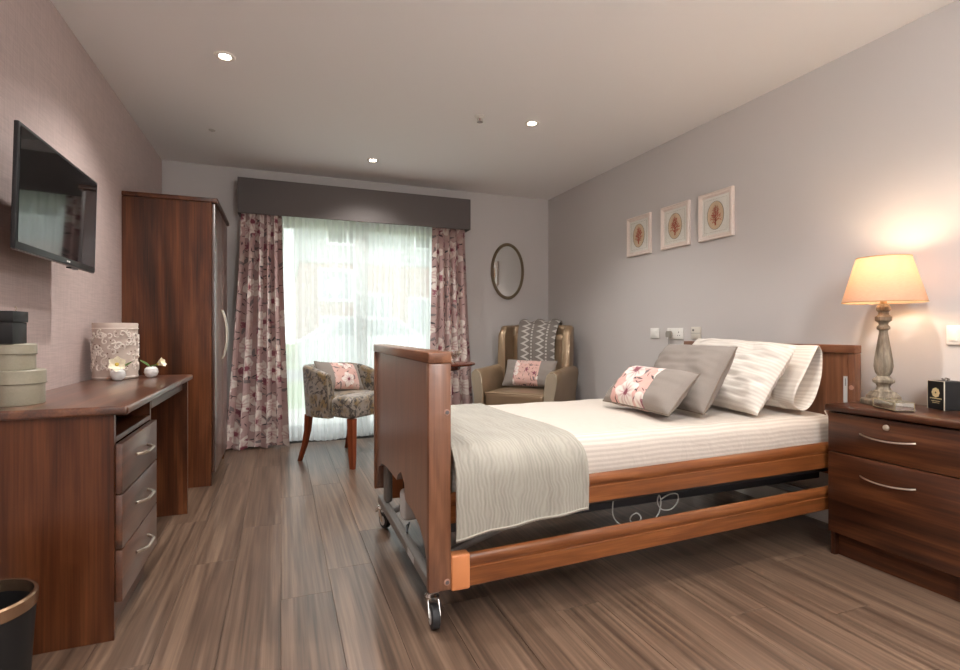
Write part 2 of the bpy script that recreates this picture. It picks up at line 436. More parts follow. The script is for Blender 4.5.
# ------------------------------------------------------------------ the room
T = 0.25
WX0, WX1, WZ1 = -0.10, 1.52, 2.08                      # glazed opening in the back wall
floor = struct('floor', MB().box((XL - T, YF - T, -0.12), (XR + T, YB + T + 0.05, -0.010)), plain('floor_underlay', S(40, 32, 28), 0.8))
PW, PLN = 0.1825, 1.25
plank_mesh = {}
nrow = int((XR - XL) / PW) + 1
for i in range(nrow):
    x0 = -5 * PW + i * PW; x1 = min(x0 + PW, XR); x0 = max(x0, XL)
    if x1 - x0 < 0.01: continue
    y = YF - [0.25, 0.95, 0.6, 0.05, 0.75, 0.4][i % 6] * PLN
    while y < YB:
        a, b = max(y, YF), min(y + PLN, YB); y += PLN
        if b - a < 0.02: continue
        key = (round(x1 - x0, 3), round(b - a, 3))
        if key not in plank_mesh:
            hx, hy, c = key[0] / 2 - 0.0002, key[1] / 2 - 0.0002, 0.0007
            vs = [(-hx, -hy, -0.009), (hx, -hy, -0.009), (hx, hy, -0.009), (-hx, hy, -0.009),
                  (-hx, -hy, -c), (hx, -hy, -c), (hx, hy, -c), (-hx, hy, -c),
                  (-hx + c, -hy + c, 0), (hx - c, -hy + c, 0), (hx - c, hy - c, 0), (-hx + c, hy - c, 0)]
            fs = [(0, 3, 2, 1), (8, 9, 10, 11)] + [(k, (k + 1) % 4, 4 + (k + 1) % 4, 4 + k) for k in range(4)] + [(4 + k, 4 + (k + 1) % 4, 8 + (k + 1) % 4, 8 + k) for k in range(4)]
            me = bpy.data.meshes.new('plank'); me.from_pydata(vs, [], fs); me.materials.append(plank_m); plank_mesh[key] = me
        o = bpy.data.objects.new('plank', plank_mesh[key]); COL.objects.link(o); o.parent = floor; o.location = ((x0 + x1) / 2, (a + b) / 2, 0)

struct('ceiling', MB().box((XL - T, YF - T, ZC), (XR + T, YB + T + 0.05, ZC + 0.15)), ceil_m)
struct('wall_left', MB().box((XL - T, YF, -0.01), (XL, YB, ZC)), wall_pink)
struct('wall_right', MB().box((XR, YF, -0.01), (XR + T, YB, ZC)), wall_grey)
struct('wall_front', MB().box((XL - T, YF - T, -0.01), (XR + T, YF, ZC)), wall_grey)
struct('wall_back', MB().box((XL - T, YB, -0.01), (WX0, YB + 0.3, ZC)).box((WX1, YB, -0.01), (XR + T, YB + 0.3, ZC)).box((WX0, YB, WZ1), (WX1, YB + 0.3, ZC)), wall_grey)

def skirting(name, lo, hi): struct(name, MB().box(lo, hi, 0.004, 2), white_gloss)
skirting('baseboard_right', (XR - 0.018, YF, 0.0), (XR, YB, 0.15))
skirting('baseboard_back', (WX1 + 0.05, YB - 0.018, 0.0), (XR - 0.018, YB, 0.15))
skirting('baseboard_left', (XL, YF, 0.0), (XL + 0.018, 1.97, 0.15))
skirting('baseboard_front', (XL + 0.018, YF, 0.0), (XR - 0.018, YF + 0.018, 0.15))

# glazed doors: outer frame, two leaves with panes
wy0, wy1 = YB + 0.10, YB + 0.17
win = struct('window_1', MB().box((WX0, wy0, 0), (WX0 + 0.06, wy1, WZ1), 0.004).box((WX1 - 0.06, wy0, 0), (WX1, wy1, WZ1), 0.004)
             .box((WX0 + 0.06, wy0, WZ1 - 0.07), (WX1 - 0.06, wy1, WZ1), 0.004).box((WX0 + 0.06, wy0, 0.0), (WX1 - 0.06, wy1, 0.05), 0.004), upvc)
mid = (WX0 + WX1) / 2
for a, b in ((WX0 + 0.06, mid), (mid, WX1 - 0.06)):
    lf = MB().box((a + 0.002, wy0 + 0.005, 0.052), (a + 0.062, wy1 - 0.005, WZ1 - 0.072), 0.004).box((b - 0.062, wy0 + 0.005, 0.052), (b - 0.002, wy1 - 0.005, WZ1 - 0.072), 0.004)
    lf.box((a + 0.062, wy0 + 0.005, 0.052), (b - 0.062, wy1 - 0.005, 0.14), 0.004).box((a + 0.062, wy0 + 0.005, WZ1 - 0.14), (b - 0.062, wy1 - 0.005, WZ1 - 0.072), 0.004)
    leaf = lf.build('door_leaf', upvc, win)
    MB().box((a + 0.06, wy0 + 0.03, 0.138), (b - 0.06, wy0 + 0.036, WZ1 - 0.138)).build('pane', glass_thin, leaf)
    hx = b - 0.035 if b == mid else a + 0.035
    MB().box((hx - 0.012, wy0 - 0.006, 0.95), (hx + 0.012, wy0 + 0.005, 1.12), 0.003).tube([(hx, wy0 - 0.004, 1.0), (hx, wy0 - 0.045, 1.0), (hx, wy0 - 0.045, 1.1)], 0.008).build('handle', chrome, leaf)

# ------------------------------------------------------------------ ceiling fittings
def downlight(x, y, label):
    t = thing('downlight', label, 'downlight', (x, y, ZC), group='recessed ceiling downlights')
    MB().lathe([(0.0255, ZC - 0.001), (0.030, ZC - 0.006), (0.046, ZC - 0.007), (0.050, ZC - 0.001)], (x, y, 0), 28, cap=False).build('trim_ring', white_gloss, t)
    MB().lathe([(0.025, ZC - 0.0010), (0.024, ZC - 0.0030), (0.010, ZC - 0.0045)], (x, y, 0), 24).build('lens', lens_m, t)
    l = bpy.data.lights.new('downlight_lamp', 'SPOT'); l.energy = DOWNLIGHT_W; l.color = DOWNLIGHT_C
    l.spot_size = math.radians(128); l.spot_blend = 0.85; l.shadow_soft_size = 0.03
    o = bpy.data.objects.new('downlight_lamp', l); COL.objects.link(o); o.parent = t; o.location = (0, 0, -0.02)
downlight(-0.266, 2.909, 'round recessed downlight in the ceiling between television and wardrobe')
downlight(0.702, 4.241, 'round recessed downlight in the ceiling in front of the grey pelmet')
downlight(1.575, 3.100, 'round recessed downlight in the ceiling beside the sprinkler head')
downlight(0.15, 1.72, 'round recessed downlight in the ceiling over the foot of the bed')
downlight(1.62, 1.15, 'added unseen round downlight in the ceiling on the bedside cabinet side')  # added out of view to brighten the bedside end
downlight(-0.1, 0.1, 'added unseen round downlight in the ceiling near the entrance, by the pink wall')  # another added light above the camera, outside the view
downlight(1.5, -0.4, 'added unseen round downlight in the ceiling near the entrance, by the grey wall')  # added behind the camera for more even room light

t = thing('added_fill_globe', 'added glowing globe behind the camera giving soft fill light', 'lamp', (0.95, -0.45, ZC))  # made-up globe out of view, softens and fills the room light
MB().lathe([(0.055, ZC - 0.0005), (0.052, ZC - 0.02), (0.02, ZC - 0.03)], (0.95, -0.45, 0), 24).build('fill_globe_rose', white_gloss, t)
MB().cyl((0.95, -0.45, ZC - 0.03), (0.95, -0.45, ZC - 0.37), 0.006).build('stem', chrome, t)
m = MT('fill_globe_glow'); m.p(Base_Color=(1, 1, 1, 1), Emission_Color=(0.96, 0.985, 1.0, 1), Emission_Strength=FILL_GLOBE_E)
MB().lathe([(0.15 * math.sin(PI * (q + 0.4) / 16.8), ZC - 0.52 + 0.15 * math.cos(PI * (q + 0.4) / 16.8)) for q in range(17)], (0.95, -0.45, 0), 28).build('globe', m.m, t)
t = thing('sprinkler_head', 'small chrome fire sprinkler hanging from the ceiling', 'sprinkler', (1.208, 3.121, ZC))
MB().lathe([(0.034, ZC - 0.0005), (0.032, ZC - 0.006), (0.018, ZC - 0.009), (0.012, ZC - 0.016)], (1.208, 3.121, 0), 24).build('escutcheon', white_gloss, t)
MB().tube([(1.196, 3.121, ZC - 0.014), (1.192, 3.121, ZC - 0.026), (1.206, 3.121, ZC - 0.038)], 0.003).tube([(1.220, 3.121, ZC - 0.014), (1.224, 3.121, ZC - 0.026), (1.210, 3.121, ZC - 0.038)], 0.003).build('yoke', chrome, t)
MB().cyl((1.208, 3.121, ZC - 0.016), (1.208, 3.121, ZC - 0.037), 0.003).build('bulb', plain('red_liquid_bulb', S(160, 60, 40), 0.2), t)
MB().lathe([(0.020, ZC - 0.040), (0.020, ZC - 0.0375), (0.006, ZC - 0.0365)], (1.208, 3.121, 0), 20).build('deflector', chrome, t)
t = thing('ceiling_sensor', 'tiny grey flush disc on the ceiling before the wardrobe', 'sensor', (-0.448, 4.013, ZC))
MB().lathe([(0.022, ZC - 0.0005), (0.020, ZC - 0.005), (0.008, ZC - 0.008)], (-0.448, 4.013, 0), 20).build('cover', plain('grey_sensor', S(206, 203, 198), 0.5), t)
MB().lathe([(0.007, ZC - 0.008), (0.005, ZC - 0.011)], (-0.448, 4.013, 0), 12).build('eye', grey_plastic, t)

# ------------------------------------------------------------------ pelmet, curtains and voiles
t = thing('pelmet', 'long charcoal fabric box pelmet above the window', 'pelmet', (0.69, 4.76, 1.98))
MB().box((-0.335, 4.68, 1.98), (1.715, 4.698, 2.276), 0.004).build('front_board', pelmet_m, t)
MB().box((-0.335, 4.6985, 1.98), (-0.318, YB - 0.001, 2.276), 0.003).build('return_board', pelmet_m, t)
MB().box((1.698, 4.6985, 1.98), (1.715, YB - 0.001, 2.276), 0.003).build('return_board', pelmet_m, t)
MB().box((-0.318, 4.6985, 2.255), (1.698, YB - 0.001, 2.272)).build('top_board', pelmet_m, t)

def drape(name, label, x0t, x1t, x0b, x1b, folds, seed, mirror=1, z0=0.012, z1=2.06, yb=4.752, hem=0.0):
    def f(u, v):
        zz = z1 + (z0 - z1) * v
        xa = x0t + (x0b - x0t) * v ** 1.3; xb = x1t + (x1b - x1t) * v ** 1.3
        ph = u * folds * 2 * PI + 0.9 * math.sin(u * 7 + seed) + 0.35 * nz((u * 3, v * 1.5, seed), 1.0)
        amp = 0.030 + 0.016 * v
        s = math.sin(ph)
        s = math.copysign(abs(s) ** 0.75, s)
        x = xa + (xb - xa) * u + 0.35 * amp * math.sin(2 * ph)
        y = yb - amp * s * (0.55 + 0.45 * nz((u * 4, v * 0.7, seed + 3), 1.0) + 0.3) + 0.006 * nz((u * 9, v * 5, seed), 1.0)
        zz += 0.012 * v * math.sin(ph * 0.5 + seed)
        return (x, max(4.704, min(y, 4.795)), max(zz, 0.006))
    wide = 0.62
    g = MB().grid(110, 40, f, lambda u, v: (u * wide * 1.25 + seed, (1 - v) * 2.05))
    o = solo(g, name, curtain_m, label, 'curtain', ((x0b + x1b) / 2, yb, 0.0), 'floral curtains at the window', sharp=60)
    return o
c1 = drape('curtain', 'pink floral curtain hanging beside the walnut wardrobe', -0.315, -0.005, -0.44, 0.055, 5, 1.0)
c2 = drape('curtain', 'pink floral curtain hanging beside the oval mirror', 1.365, 1.69, 1.33, 1.80, 5, 4.0)

def voile(label, x0t, x1t, x0b, x1b, pleats, y0, seed):
    def f(u, v):
        zz = 2.06 + (0.02 - 2.06) * v
        xa = x0t + (x0b - x0t) * v ** 1.5; xb = x1t + (x1b - x1t) * v ** 1.5
        uu = u + 0.006 * math.sin(u * 31 + seed)
        ph = uu * pleats * 2 * PI + 0.6 * nz((u * 6, v * 1.2, seed), 1.0)
        a = 0.012 + 0.006 * nz((u * 5, 0.3, seed), 1.0) + 0.004 * v
        return (xa + (xb - xa) * u + 0.3 * a * math.sin(2 * ph), y0 + a * math.sin(ph) + 0.010 * math.sin(u * 19 + seed) + 0.008 * v * math.sin(u * 9 + seed), max(0.008, zz + 0.008 * v * math.sin(u * 8)))
    return solo(MB().grid(320, 14, f), 'voile_curtain', voile_m, label, 'curtain', ((x0b + x1b) / 2, y0, 0.0), 'white voiles at the window', sharp=180)
voile('sheer white pleated voile on the wardrobe side of the window', -0.05, 0.735, -0.06, 0.76, 15, 4.835, 1.0)
voile('sheer white pleated voile on the armchair side of the window', 0.66, 1.42, 0.60, 1.43, 15, 4.885, 5.0)

# ------------------------------------------------------------------ wardrobe
t = thing('wardrobe', 'tall dark walnut wardrobe standing in the corner beside the curtain', 'wardrobe', (-0.66, 4.11, 0))
wa0, wa1 = 3.72, 4.50
MB().box((XL + 0.002, wa0, 0.0), (-0.418, wa0 + 0.018, 1.828), 0.001, 1).build('side_panel', walnut_z, t)
MB().box((XL + 0.002, wa1 - 0.018, 0.0), (-0.418, wa1, 1.828), 0.001, 1).build('side_panel', walnut_z, t)
MB().box((XL + 0.002, wa0 + 0.0185, 0.09), (XL + 0.012, wa1 - 0.0185, 1.828)).build('back_panel', walnut_z, t)
MB().box((XL + 0.013, wa0 + 0.0185, 0.09), (-0.419, wa1 - 0.0185, 0.108)).build('base_shelf', walnut_y, t)
MB().box((-0.475, wa0 + 0.0185, 0.0), (-0.458, wa1 - 0.0185, 0.089)).build('plinth', walnut_y, t)
MB().box((XL + 0.002, wa0 - 0.010, 1.8285), (-0.382, wa1 + 0.010, 1.858), 0.006, 3).build('cornice', walnut_y, t)
wm = (wa0 + wa1) / 2
for k, (a, b) in enumerate(((wa0 + 0.002, wm - 0.0015), (wm + 0.0015, wa1 - 0.002))):
    d = MB().box((-0.4165, a, 0.085), (-0.397, b, 1.822), 0.0015, 2).build('door', walnut_front, t)
    hy = b - 0.05 if k == 0 else a + 0.05
    pts = [(-0.397 + 0.034 * math.sin(PI * q / 14) ** 0.7 if 0 < q < 14 else -0.396, hy, 0.80 + 0.35 * q / 14) for q in range(15)]
    MB().tube(pts, 0.005, 8).build('handle', brass_nickel, d)

# ------------------------------------------------------------------ desk
t = thing('desk', 'dark walnut desk with three drawers along the pink wall', 'desk', (-0.69, 2.6, 0))
dx = XL + 0.02
MB().box((dx, 1.945, 0.731), (-0.458, 3.25, 0.760), 0.009, 4).build('desktop', walnut_top, t)
MB().box((dx, 1.975, 0.0), (-0.503, 1.995, 0.7305), 0.001, 1).build('side_panel', walnut_z, t)
MB().box((dx, 2.462, 0.10), (-0.503, 2.480, 0.7305), 0.001, 1).build('drawer_cabinet_side', walnut_z, t)
MB().box((dx, 3.200, 0.0), (-0.478, 3.224, 0.7305), 0.001, 1).build('end_panel', walnut_z, t)
MB().box((dx, 2.4805, 0.30), (dx + 0.016, 3.1995, 0.7305)).build('modesty_panel', walnut_y, t)
MB().box((-0.520, 2.4805, 0.678), (-0.502, 3.1995, 0.7305), 0.001, 1).build('apron', walnut_y, t)
MB().box((dx, 1.9955, 0.636), (-0.503, 2.4615, 0.654), 0.001, 1).build('shelf', walnut_y, t)
MB().box((dx, 1.9955, 0.655), (dx + 0.012, 2.4615, 0.7305)).build('niche_back', walnut_y, t)
MB().box((-0.545, 1.9955, 0.0), (-0.528, 2.480, 0.115)).build('plinth', walnut_y, t)
for z0, z1 in ((0.470, 0.632), (0.290, 0.465), (0.118, 0.285)):
    d = MB().box((-0.5025, 1.984, z0), (-0.482, 2.478, z1), 0.0015, 2).build('drawer', walnut_drawer, t)
    zc = (z0 + z1) / 2 + 0.005
    pts = []
    for q in range(17):
        s = q / 16; pts.append((-0.482 + 0.030 * min(1, 4 * s, 4 * (1 - s)) ** 0.6 if 0 < s < 1 else -0.481, 2.155 + 0.165 * s, zc + 0.004))
    MB().tube(pts, 0.0055, 8).build('handle', brass_nickel, d)

# ------------------------------------------------------------------ things on the desk
def hatbox(cx, cy, z, r, h, label):
    t = thing('hat_box', label, 'box', (cx, cy, z), group='round hat boxes on the desk')
    zs = z + h * 0.60
    MB().lathe([(r - 0.004, z + 0.0005), (r - 0.003, z + 0.003), (r - 0.003, zs)], (cx, cy, 0), 48).build('body', hat_m, t)
    MB().lathe([(r, zs + 0.0015), (r, z + h - 0.003), (r - 0.004, z + h)], (cx, cy, 0), 48).build('lid', hat_m, t)
    MB().tube([(cx + (r + 0.0005) * math.cos(a), cy + (r + 0.0005) * math.sin(a), zs + 0.001) for a in [2 * PI * k / 48 for k in range(48)]], 0.001, 5, True).build('lid_rim', plain('brown_edge', S(96, 86, 66), 0.5), t)
    return t
hatbox(-0.812, 2.125, 0.760, 0.078, 0.113, 'larger round olive satin hat box standing on the walnut desktop')
hatbox(-0.822, 2.118, 0.8735, 0.066, 0.085, 'smaller round olive satin hat box stacked on the larger one')
t = thing('gift_box', 'square black card box on top of the hat boxes', 'box', (-0.842, 2.11, 0.959))
MB().box((-0.888, 2.05, 0.959), (-0.792, 2.15, 1.028), 0.002).build('body', black_card, t)
MB().box((-0.891, 2.047, 1.0285), (-0.789, 2.153, 1.064), 0.002).build('lid', black_card, t)
MB().tube([(-0.80, 2.09, 1.063), (-0.797, 2.09, 1.072), (-0.800, 2.092, 1.080), (-0.803, 2.093, 1.074)], 0.0015, 6).build('cord_loop', plain('beige_cord', S(180, 160, 140), 0.7), t)

# carved lantern: a pierced ceramic cylinder with raised scroll relief
lx, ly, lz = -0.782, 3.095, 0.7605
t = thing('lantern_vase', 'white carved ceramic cylinder lantern standing on the desk', 'vase', (lx, ly, lz))
MB().lathe([(0.094, lz), (0.097, lz + 0.004), (0.096, lz + 0.05), (0.095, lz + 0.25), (0.097, lz + 0.276), (0.095, lz + 0.280), (0.087, lz + 0.280), (0.085, lz + 0.02)], (lx, ly, 0), 56).build('body', m_fabric('ceramic_ground', S(206, 190, 178), S(186, 168, 156), 40, 0.7), t)
rel = MB(); rg = random.Random(3)
for k in range(150):
    a0 = rg.uniform(0, 2 * PI); z0 = lz + rg.uniform(0.045, 0.235); r0 = rg.uniform(0.008, 0.022); tw = rg.uniform(1.1, 1.9) * PI; st = rg.uniform(0, 2 * PI)
    pts = []
    for q in range(10):
        w = q / 9; rr = r0 * (1 - 0.65 * w); an = st + tw * w
        a = a0 + rr * math.cos(an) / 0.105; pts.append((lx + 0.0975 * math.cos(a), ly + 0.0975 * math.sin(a), z0 + rr * math.sin(an)))
    rel.tube(pts, [0.0042 * (1 - 0.4 * q / 9) for q in range(10)], 5)
rel.build('scroll_relief', lantern_m, t)['kind'] = 'stuff'
dk = plain('pierced_hole', S(120, 96, 84), 0.8); holes = MB()
for k in range(130):
    a = rg.uniform(0, 2 * PI); z0 = lz + rg.uniform(0.055, 0.23)
    holes.lathe([(0.0035, 0.0955), (0.0035, 0.0968)], (0, 0, 0), 7, 0)
    M = Matrix.Translation((lx, ly, z0)) @ Matrix.Rotation(a, 4, 'Z')
    for q in range(14): holes.v[-14 + q] = M @ holes.v[-14 + q]
o = holes.build('pierced_hole', dk, t); o['kind'] = 'stuff'
for zz in (0.012, 0.252): MB().tube([(lx + 0.0965 * math.cos(2 * PI * k / 40), ly + 0.0965 * math.sin(2 * PI * k / 40), lz + zz) for k in range(40)], 0.0025, 5, True).build('band', lantern_m, t)

def petal(L, Wd, cup, curl, n=6):
    def f(u, v):
        w = Wd * math.sin(PI * min(1, v * 0.92 + 0.06)) ** 0.8
        x = (u - 0.5) * w; return (x, L * v, cup * (x / Wd) ** 2 * 4 * 0.01 / 0.01 * Wd * 0.5 + curl * L * v * v)
    return MB().grid(n, n, f)
def flower_pot(cx, cy, face, label):
    z = 0.7605
    t = thing('flower_pot', label, 'flower pot', (cx, cy, z), group='little white flower pots on the desk')
    MB().lathe([(0.016, z), (0.026, z + 0.008), (0.033, z + 0.026), (0.030, z + 0.044), (0.020, z + 0.054), (0.014, z + 0.052)], (cx, cy, 0), 28).build('pot', cap_white, t)
    if face:
        ctr = V((cx + 0.002, cy - 0.022, z + 0.078)); ax = V((0.25, -0.95, 0.25)).normalized()
    else:
        ctr = V((cx + 0.030, cy - 0.004, z + 0.066)); ax = V((0.75, -0.2, 0.35)).normalized()
    q = V((0, 0, 1)).rotation_difference(ax).to_matrix().to_4x4()
    for k in range(6):
        M = Matrix.Translation(ctr) @ q @ Matrix.Rotation(k * PI / 3 + 0.2, 4, 'Z') @ Matrix.Rotation(0.35 if face else 0.75, 4, 'X')
        petal(0.042 if face else 0.040, 0.036, 0.5, 0.12).xf(M).build('petal', petal_m, t, 80)
    MB().lathe([(0.001, -0.004), (0.008, 0.0), (0.009, 0.006), (0.004, 0.011)], (0, 0, 0), 12).xf(Matrix.Translation(ctr) @ q).build('flower_centre', petal_y, t)
    MB().tube([(cx, cy, z + 0.04), (cx, cy, z + 0.06), tuple(ctr - ax * 0.008), tuple(ctr)], 0.003, 6).build('stem', leaf_m, t)
    lv = (V((cx + 0.012, cy + 0.006, z + 0.055)), -0.9, 1.0) if face else (V((cx - 0.006, cy, z + 0.055)), 1.25, 0.8)
    M = Matrix.Translation(lv[0]) @ Matrix.Rotation(lv[1], 4, 'Z') @ Matrix.Rotation(0.5, 4, 'X')
    petal(0.062, 0.030, 0.3, 0.1).xf(M).build('leaf', leaf_m, t, 80)
flower_pot(-0.737, 2.955, True, 'small white pot whose cream flower faces out before the lantern')
flower_pot(-0.628, 3.105, False, 'small white pot with a sideways cream flower near the desk end')

# ------------------------------------------------------------------ television
t = thing('television', 'black flat screen television on a bracket on the pink wall', 'television', (XL, 2.374, 1.452), 0.0)
TM = Matrix.Translation((0.146, 0, 0.005)) @ Matrix.Rotation(math.radians(1.4), 4, 'Y')
TW, TH2 = 0.367, 0.199
MB().box((-0.014, -TW, -TH2), (0.0, TW, TH2), 0.003, 2).xf(TM).build('bezel', black_satin, t)
MB().box((0.0002, -TW + 0.012, -TH2 + 0.022), (0.0016, TW - 0.012, TH2 - 0.012)).xf(TM).build('screen', black_gloss, t)
MB().box((-0.055, -0.24, -0.14), (-0.0145, 0.24, 0.10), 0.012, 3).xf(TM).build('rear_housing', black_satin, t)
MB().box((-0.013, -TW + 0.006, -TH2 - 0.004), (-0.002, TW - 0.006, -TH2 - 0.0005), 0.001, 1).xf(TM).build('lower_strip', plain('dark_silver', S(120, 110, 108), 0.3, 0.7), t)
MB().box((-0.02, 0.10, -TH2 - 0.010), (-0.004, 0.18, -TH2 - 0.0045), 0.001, 1).xf(TM).build('sensor_tab', black_satin, t)
lg = MB()
for k, w in enumerate((0.006, 0.004, 0.006, 0.006)):
    y0 = 0.045 + k * 0.0085; lg.box((0.0003, y0, -TH2 + 0.008), (0.0009, y0 + w, -TH2 + 0.015))
lg.xf(TM).build('logo_lettering', white_gloss, t)
MB().box((0.0005, 0.05, -0.11), (0.012, 0.25, 0.11), 0.002).build('wall_plate', black_satin, t)
for s in (0.10, 0.20): MB().box((0.0122, s - 0.012, -0.03), (0.089, s + 0.012, 0.03), 0.002).build('bracket_arm', black_satin, t)

# ------------------------------------------------------------------ waste bin
bx, by = -0.735, 1.715
t = thing('waste_bin', 'black waste bin with a bronze rim beside the desk', 'bin', (bx, by, 0))
MB().lathe([(0.098, 0.001), (0.101, 0.004), (0.118, 0.275), (0.113, 0.275), (0.096, 0.012)], (bx, by, 0), 44).build('body', black_card, t)
MB().lathe([(0.1185, 0.265), (0.121, 0.268), (0.122, 0.298), (0.118, 0.303), (0.112, 0.302), (0.112, 0.270)], (bx, by, 0), 44, cap=False).build('rim', plain('bronze_rim', S(176, 146, 120), 0.25, 0.9), t)

# ------------------------------------------------------------------ the bed
bed = thing('adjustable_bed', 'orange-brown wooden profiling care bed with side rails on castors', 'bed', (1.5, 2.14, 0))
FX0, FX1, FY0, FY1 = 0.443, 0.518, 1.600, 2.650
fb = MB().prism([(FY0 + 0.0305, 0.155), (FY0 + 0.045, 0.16), (FY0 + 0.06, 0.23), (FY0 + 0.10, 0.285), (FY0 + 0.17, 0.318), (FY0 + 0.26, 0.335), (FY0 + 0.38, 0.340),
                 (FY0 + 0.40, 0.40), (FY0 + 0.46, 0.43), (FY0 + 0.52, 0.40), (FY0 + 0.54, 0.375), (FY1 - 0.27, 0.375), (FY1 - 0.16, 0.36), (FY1 - 0.09, 0.33), (FY1 - 0.055, 0.27), (FY1 - 0.0305, 0.21),
                 (FY1 - 0.0305, 0.8935), (FY0 + 0.0305, 0.8935)], 0, FX0 + 0.010, FX1 - 0.012).build('footboard_panel', beech_panel, bed)
for a, b, zb in ((FY0, FY0 + 0.030, 0.155), (FY1 - 0.030, FY1, 0.20)):
    p = MB().box((FX0, a, zb), (FX1, b, 0.8935), 0.003, 2).build('footboard_post', beech_z, bed)
    yy = a if a == FY0 else b; sg = -1 if a == FY0 else 1
    for zz in (0.735, 0.182):
        MB().lathe([(0.0105, -0.001), (0.0105, 0.0025), (0.0075, 0.003)], (0, 0, 0), 20, 1).xf(Matrix.Translation((0.504, yy, zz)) @ Matrix.Scale(sg, 4, (0, 1, 0))).build('bolt_cap', bolt_m, p)
        MB().lathe([(0.0065, 0.003), (0.0065, 0.0045)], (0, 0, 0), 14, 1).xf(Matrix.Translation((0.504, yy, zz)) @ Matrix.Scale(sg, 4, (0, 1, 0))).build('bolt', bolt_in, p)
MB().box((FX0 - 0.002, FY0 - 0.002, 0.894), (FX1 + 0.002, FY1 + 0.002, 0.932), 0.005, 3).build('footboard_cap', beech_y, bed)

HX0, HX1, HY0, HY1 = 2.490, 2.533, 1.600, 2.690
for a, b in ((HY0, HY0 + 0.032), (HY1 - 0.032, HY1)):
    p = MB().box((HX0, a, 0.155), (HX1, b, 0.8935), 0.003, 2).build('headboard_post', beech_z, bed)
    MB().lathe([(0.011, -0.001), (0.011, 0.0025), (0.006, 0.003)], (0, 0, 0), 18, 0).xf(Matrix.Translation((HX0, (a + b) / 2, 0.735)) @ Matrix.Scale(-1, 4, (1, 0, 0))).build('bolt_cap', bolt_m, p)
hp = MB().box((HX0 + 0.012, HY0 + 0.0325, 0.30), (HX1 - 0.010, HY1 - 0.0325, 0.8935), 0.001, 1).build('headboard_panel', beech_z, bed)
for yy in (HY0 + 0.050, HY1 - 0.050):
    MB().box((HX0 + 0.0095, yy - 0.009, 0.60), (HX0 + 0.0118, yy + 0.009, 0.785)).build('rail_slot', grey_plastic, hp)
    MB().box((HX0 + 0.0088, yy - 0.0012, 0.74), (HX0 + 0.0094, yy + 0.0012, 0.775)).build('slot_groove', rubber, hp)
MB().box((HX0 - 0.002, HY0 - 0.002, 0.894), (HX1 + 0.002, HY1 + 0.002, 0.934), 0.005, 3).build('headboard_cap', beech_y, bed)

def rail_profile(z0, z1, y, out):                        # flat board with a rounded moulding on top
    h = z1 - z0; w = 0.028
    pr = [(0, 0.0), (0, 0.54), (0.004, 0.565), (0.004, 0.60), (-0.001, 0.66), (-0.003, 0.76), (-0.001, 0.88), (0.005, 0.96), (0.013, 1.0), (0.022, 0.97), (w, 0.9), (w, 0.0)]
    return [(y + out * a, z0 + h * b) for a, b in pr]
for y, out in ((1.612, 1), (FY1 - 0.012, -1)):
    for (za0, za1, zb0, zb1) in ((0.148, 0.255, 0.192, 0.292), (0.366, 0.464, 0.380, 0.494)):
        rings = []
        for w in range(9):
            s = w / 8; x = 0.5195 + (2.489 - 0.5195) * s
            rings.append([(x, a, b) for a, b in rail_profile(za0 + (zb0 - za0) * s, za1 + (zb1 - za1) * s, y, out)])
        r = MB().loft(rings).build('side_rail', beech_x, bed)
        if za0 < 0.2:
            lo, hi = sorted((y - out * 0.010, y + out * 0.033))
            e = MB().box((0.5205, lo, 0.145), (0.586, hi, 0.262), 0.006, 3).build('end_cap', peach, r)
# deck, underframe, lifting gear
MB().box((0.56, 1.655, 0.345), (2.50, 2.60, 0.385), 0.004, 1).build('mattress_deck', dark_metal, bed)
MB().box((0.56, 1.76, 0.275), (2.48, 1.80, 0.335), 0.004, 1).box((0.56, 2.44, 0.275), (2.48, 2.48, 0.335), 0.004, 1).build('chassis_beam', dark_metal, bed)
for x in (0.462, 2.60):
    bar = MB().box((x - 0.004, 1.64, 0.130), (x + 0.030, 2.62, 0.168), 0.003, 1).build('cross_bar', steel_grey, bed)
    if x < 1: MB().box((x - 0.0045, 1.86, 0.136), (x - 0.0042, 1.96, 0.162)).build('rating_sticker', grey_plastic, bar)
for ya in (1.83, 2.42):
    MB().tube([(0.50, ya, 0.15), (1.00, ya, 0.30), (1.45, ya, 0.335)], 0.016, 8).build('lifting_arm', steel_grey, bed)
    MB().tube([(2.585, ya, 0.15), (2.15, ya, 0.28), (1.75, ya, 0.335)], 0.016, 8).build('lifting_arm', steel_grey, bed)
act = MB().tube([(0.52, 2.15, 0.225), (0.62, 2.15, 0.25), (0.95, 2.12, 0.31)], [0.030, 0.026, 0.022], 14).build('actuator', grey_plastic, bed)
MB().box((0.472, 2.115, 0.20), (0.552, 2.185, 0.33), 0.022, 3).build('motor_housing', grey_plastic, act)
MB().tube([(0.50, 2.11, 0.20), (0.48, 2.07, 0.175), (0.472, 2.04, 0.19), (0.48, 2.07, 0.205), (0.50, 2.11, 0.195)], 0.003, 6).build('wire_loop', dark_metal, act)
MB().box((0.468, 2.47, 0.169), (0.505, 2.53, 0.40), 0.014, 3).build('end_bracket', steel_grey, bed)
MB().box((1.42, 2.02, 0.235), (1.62, 2.16, 0.335), 0.012, 2).build('control_box', dark_metal, bed)

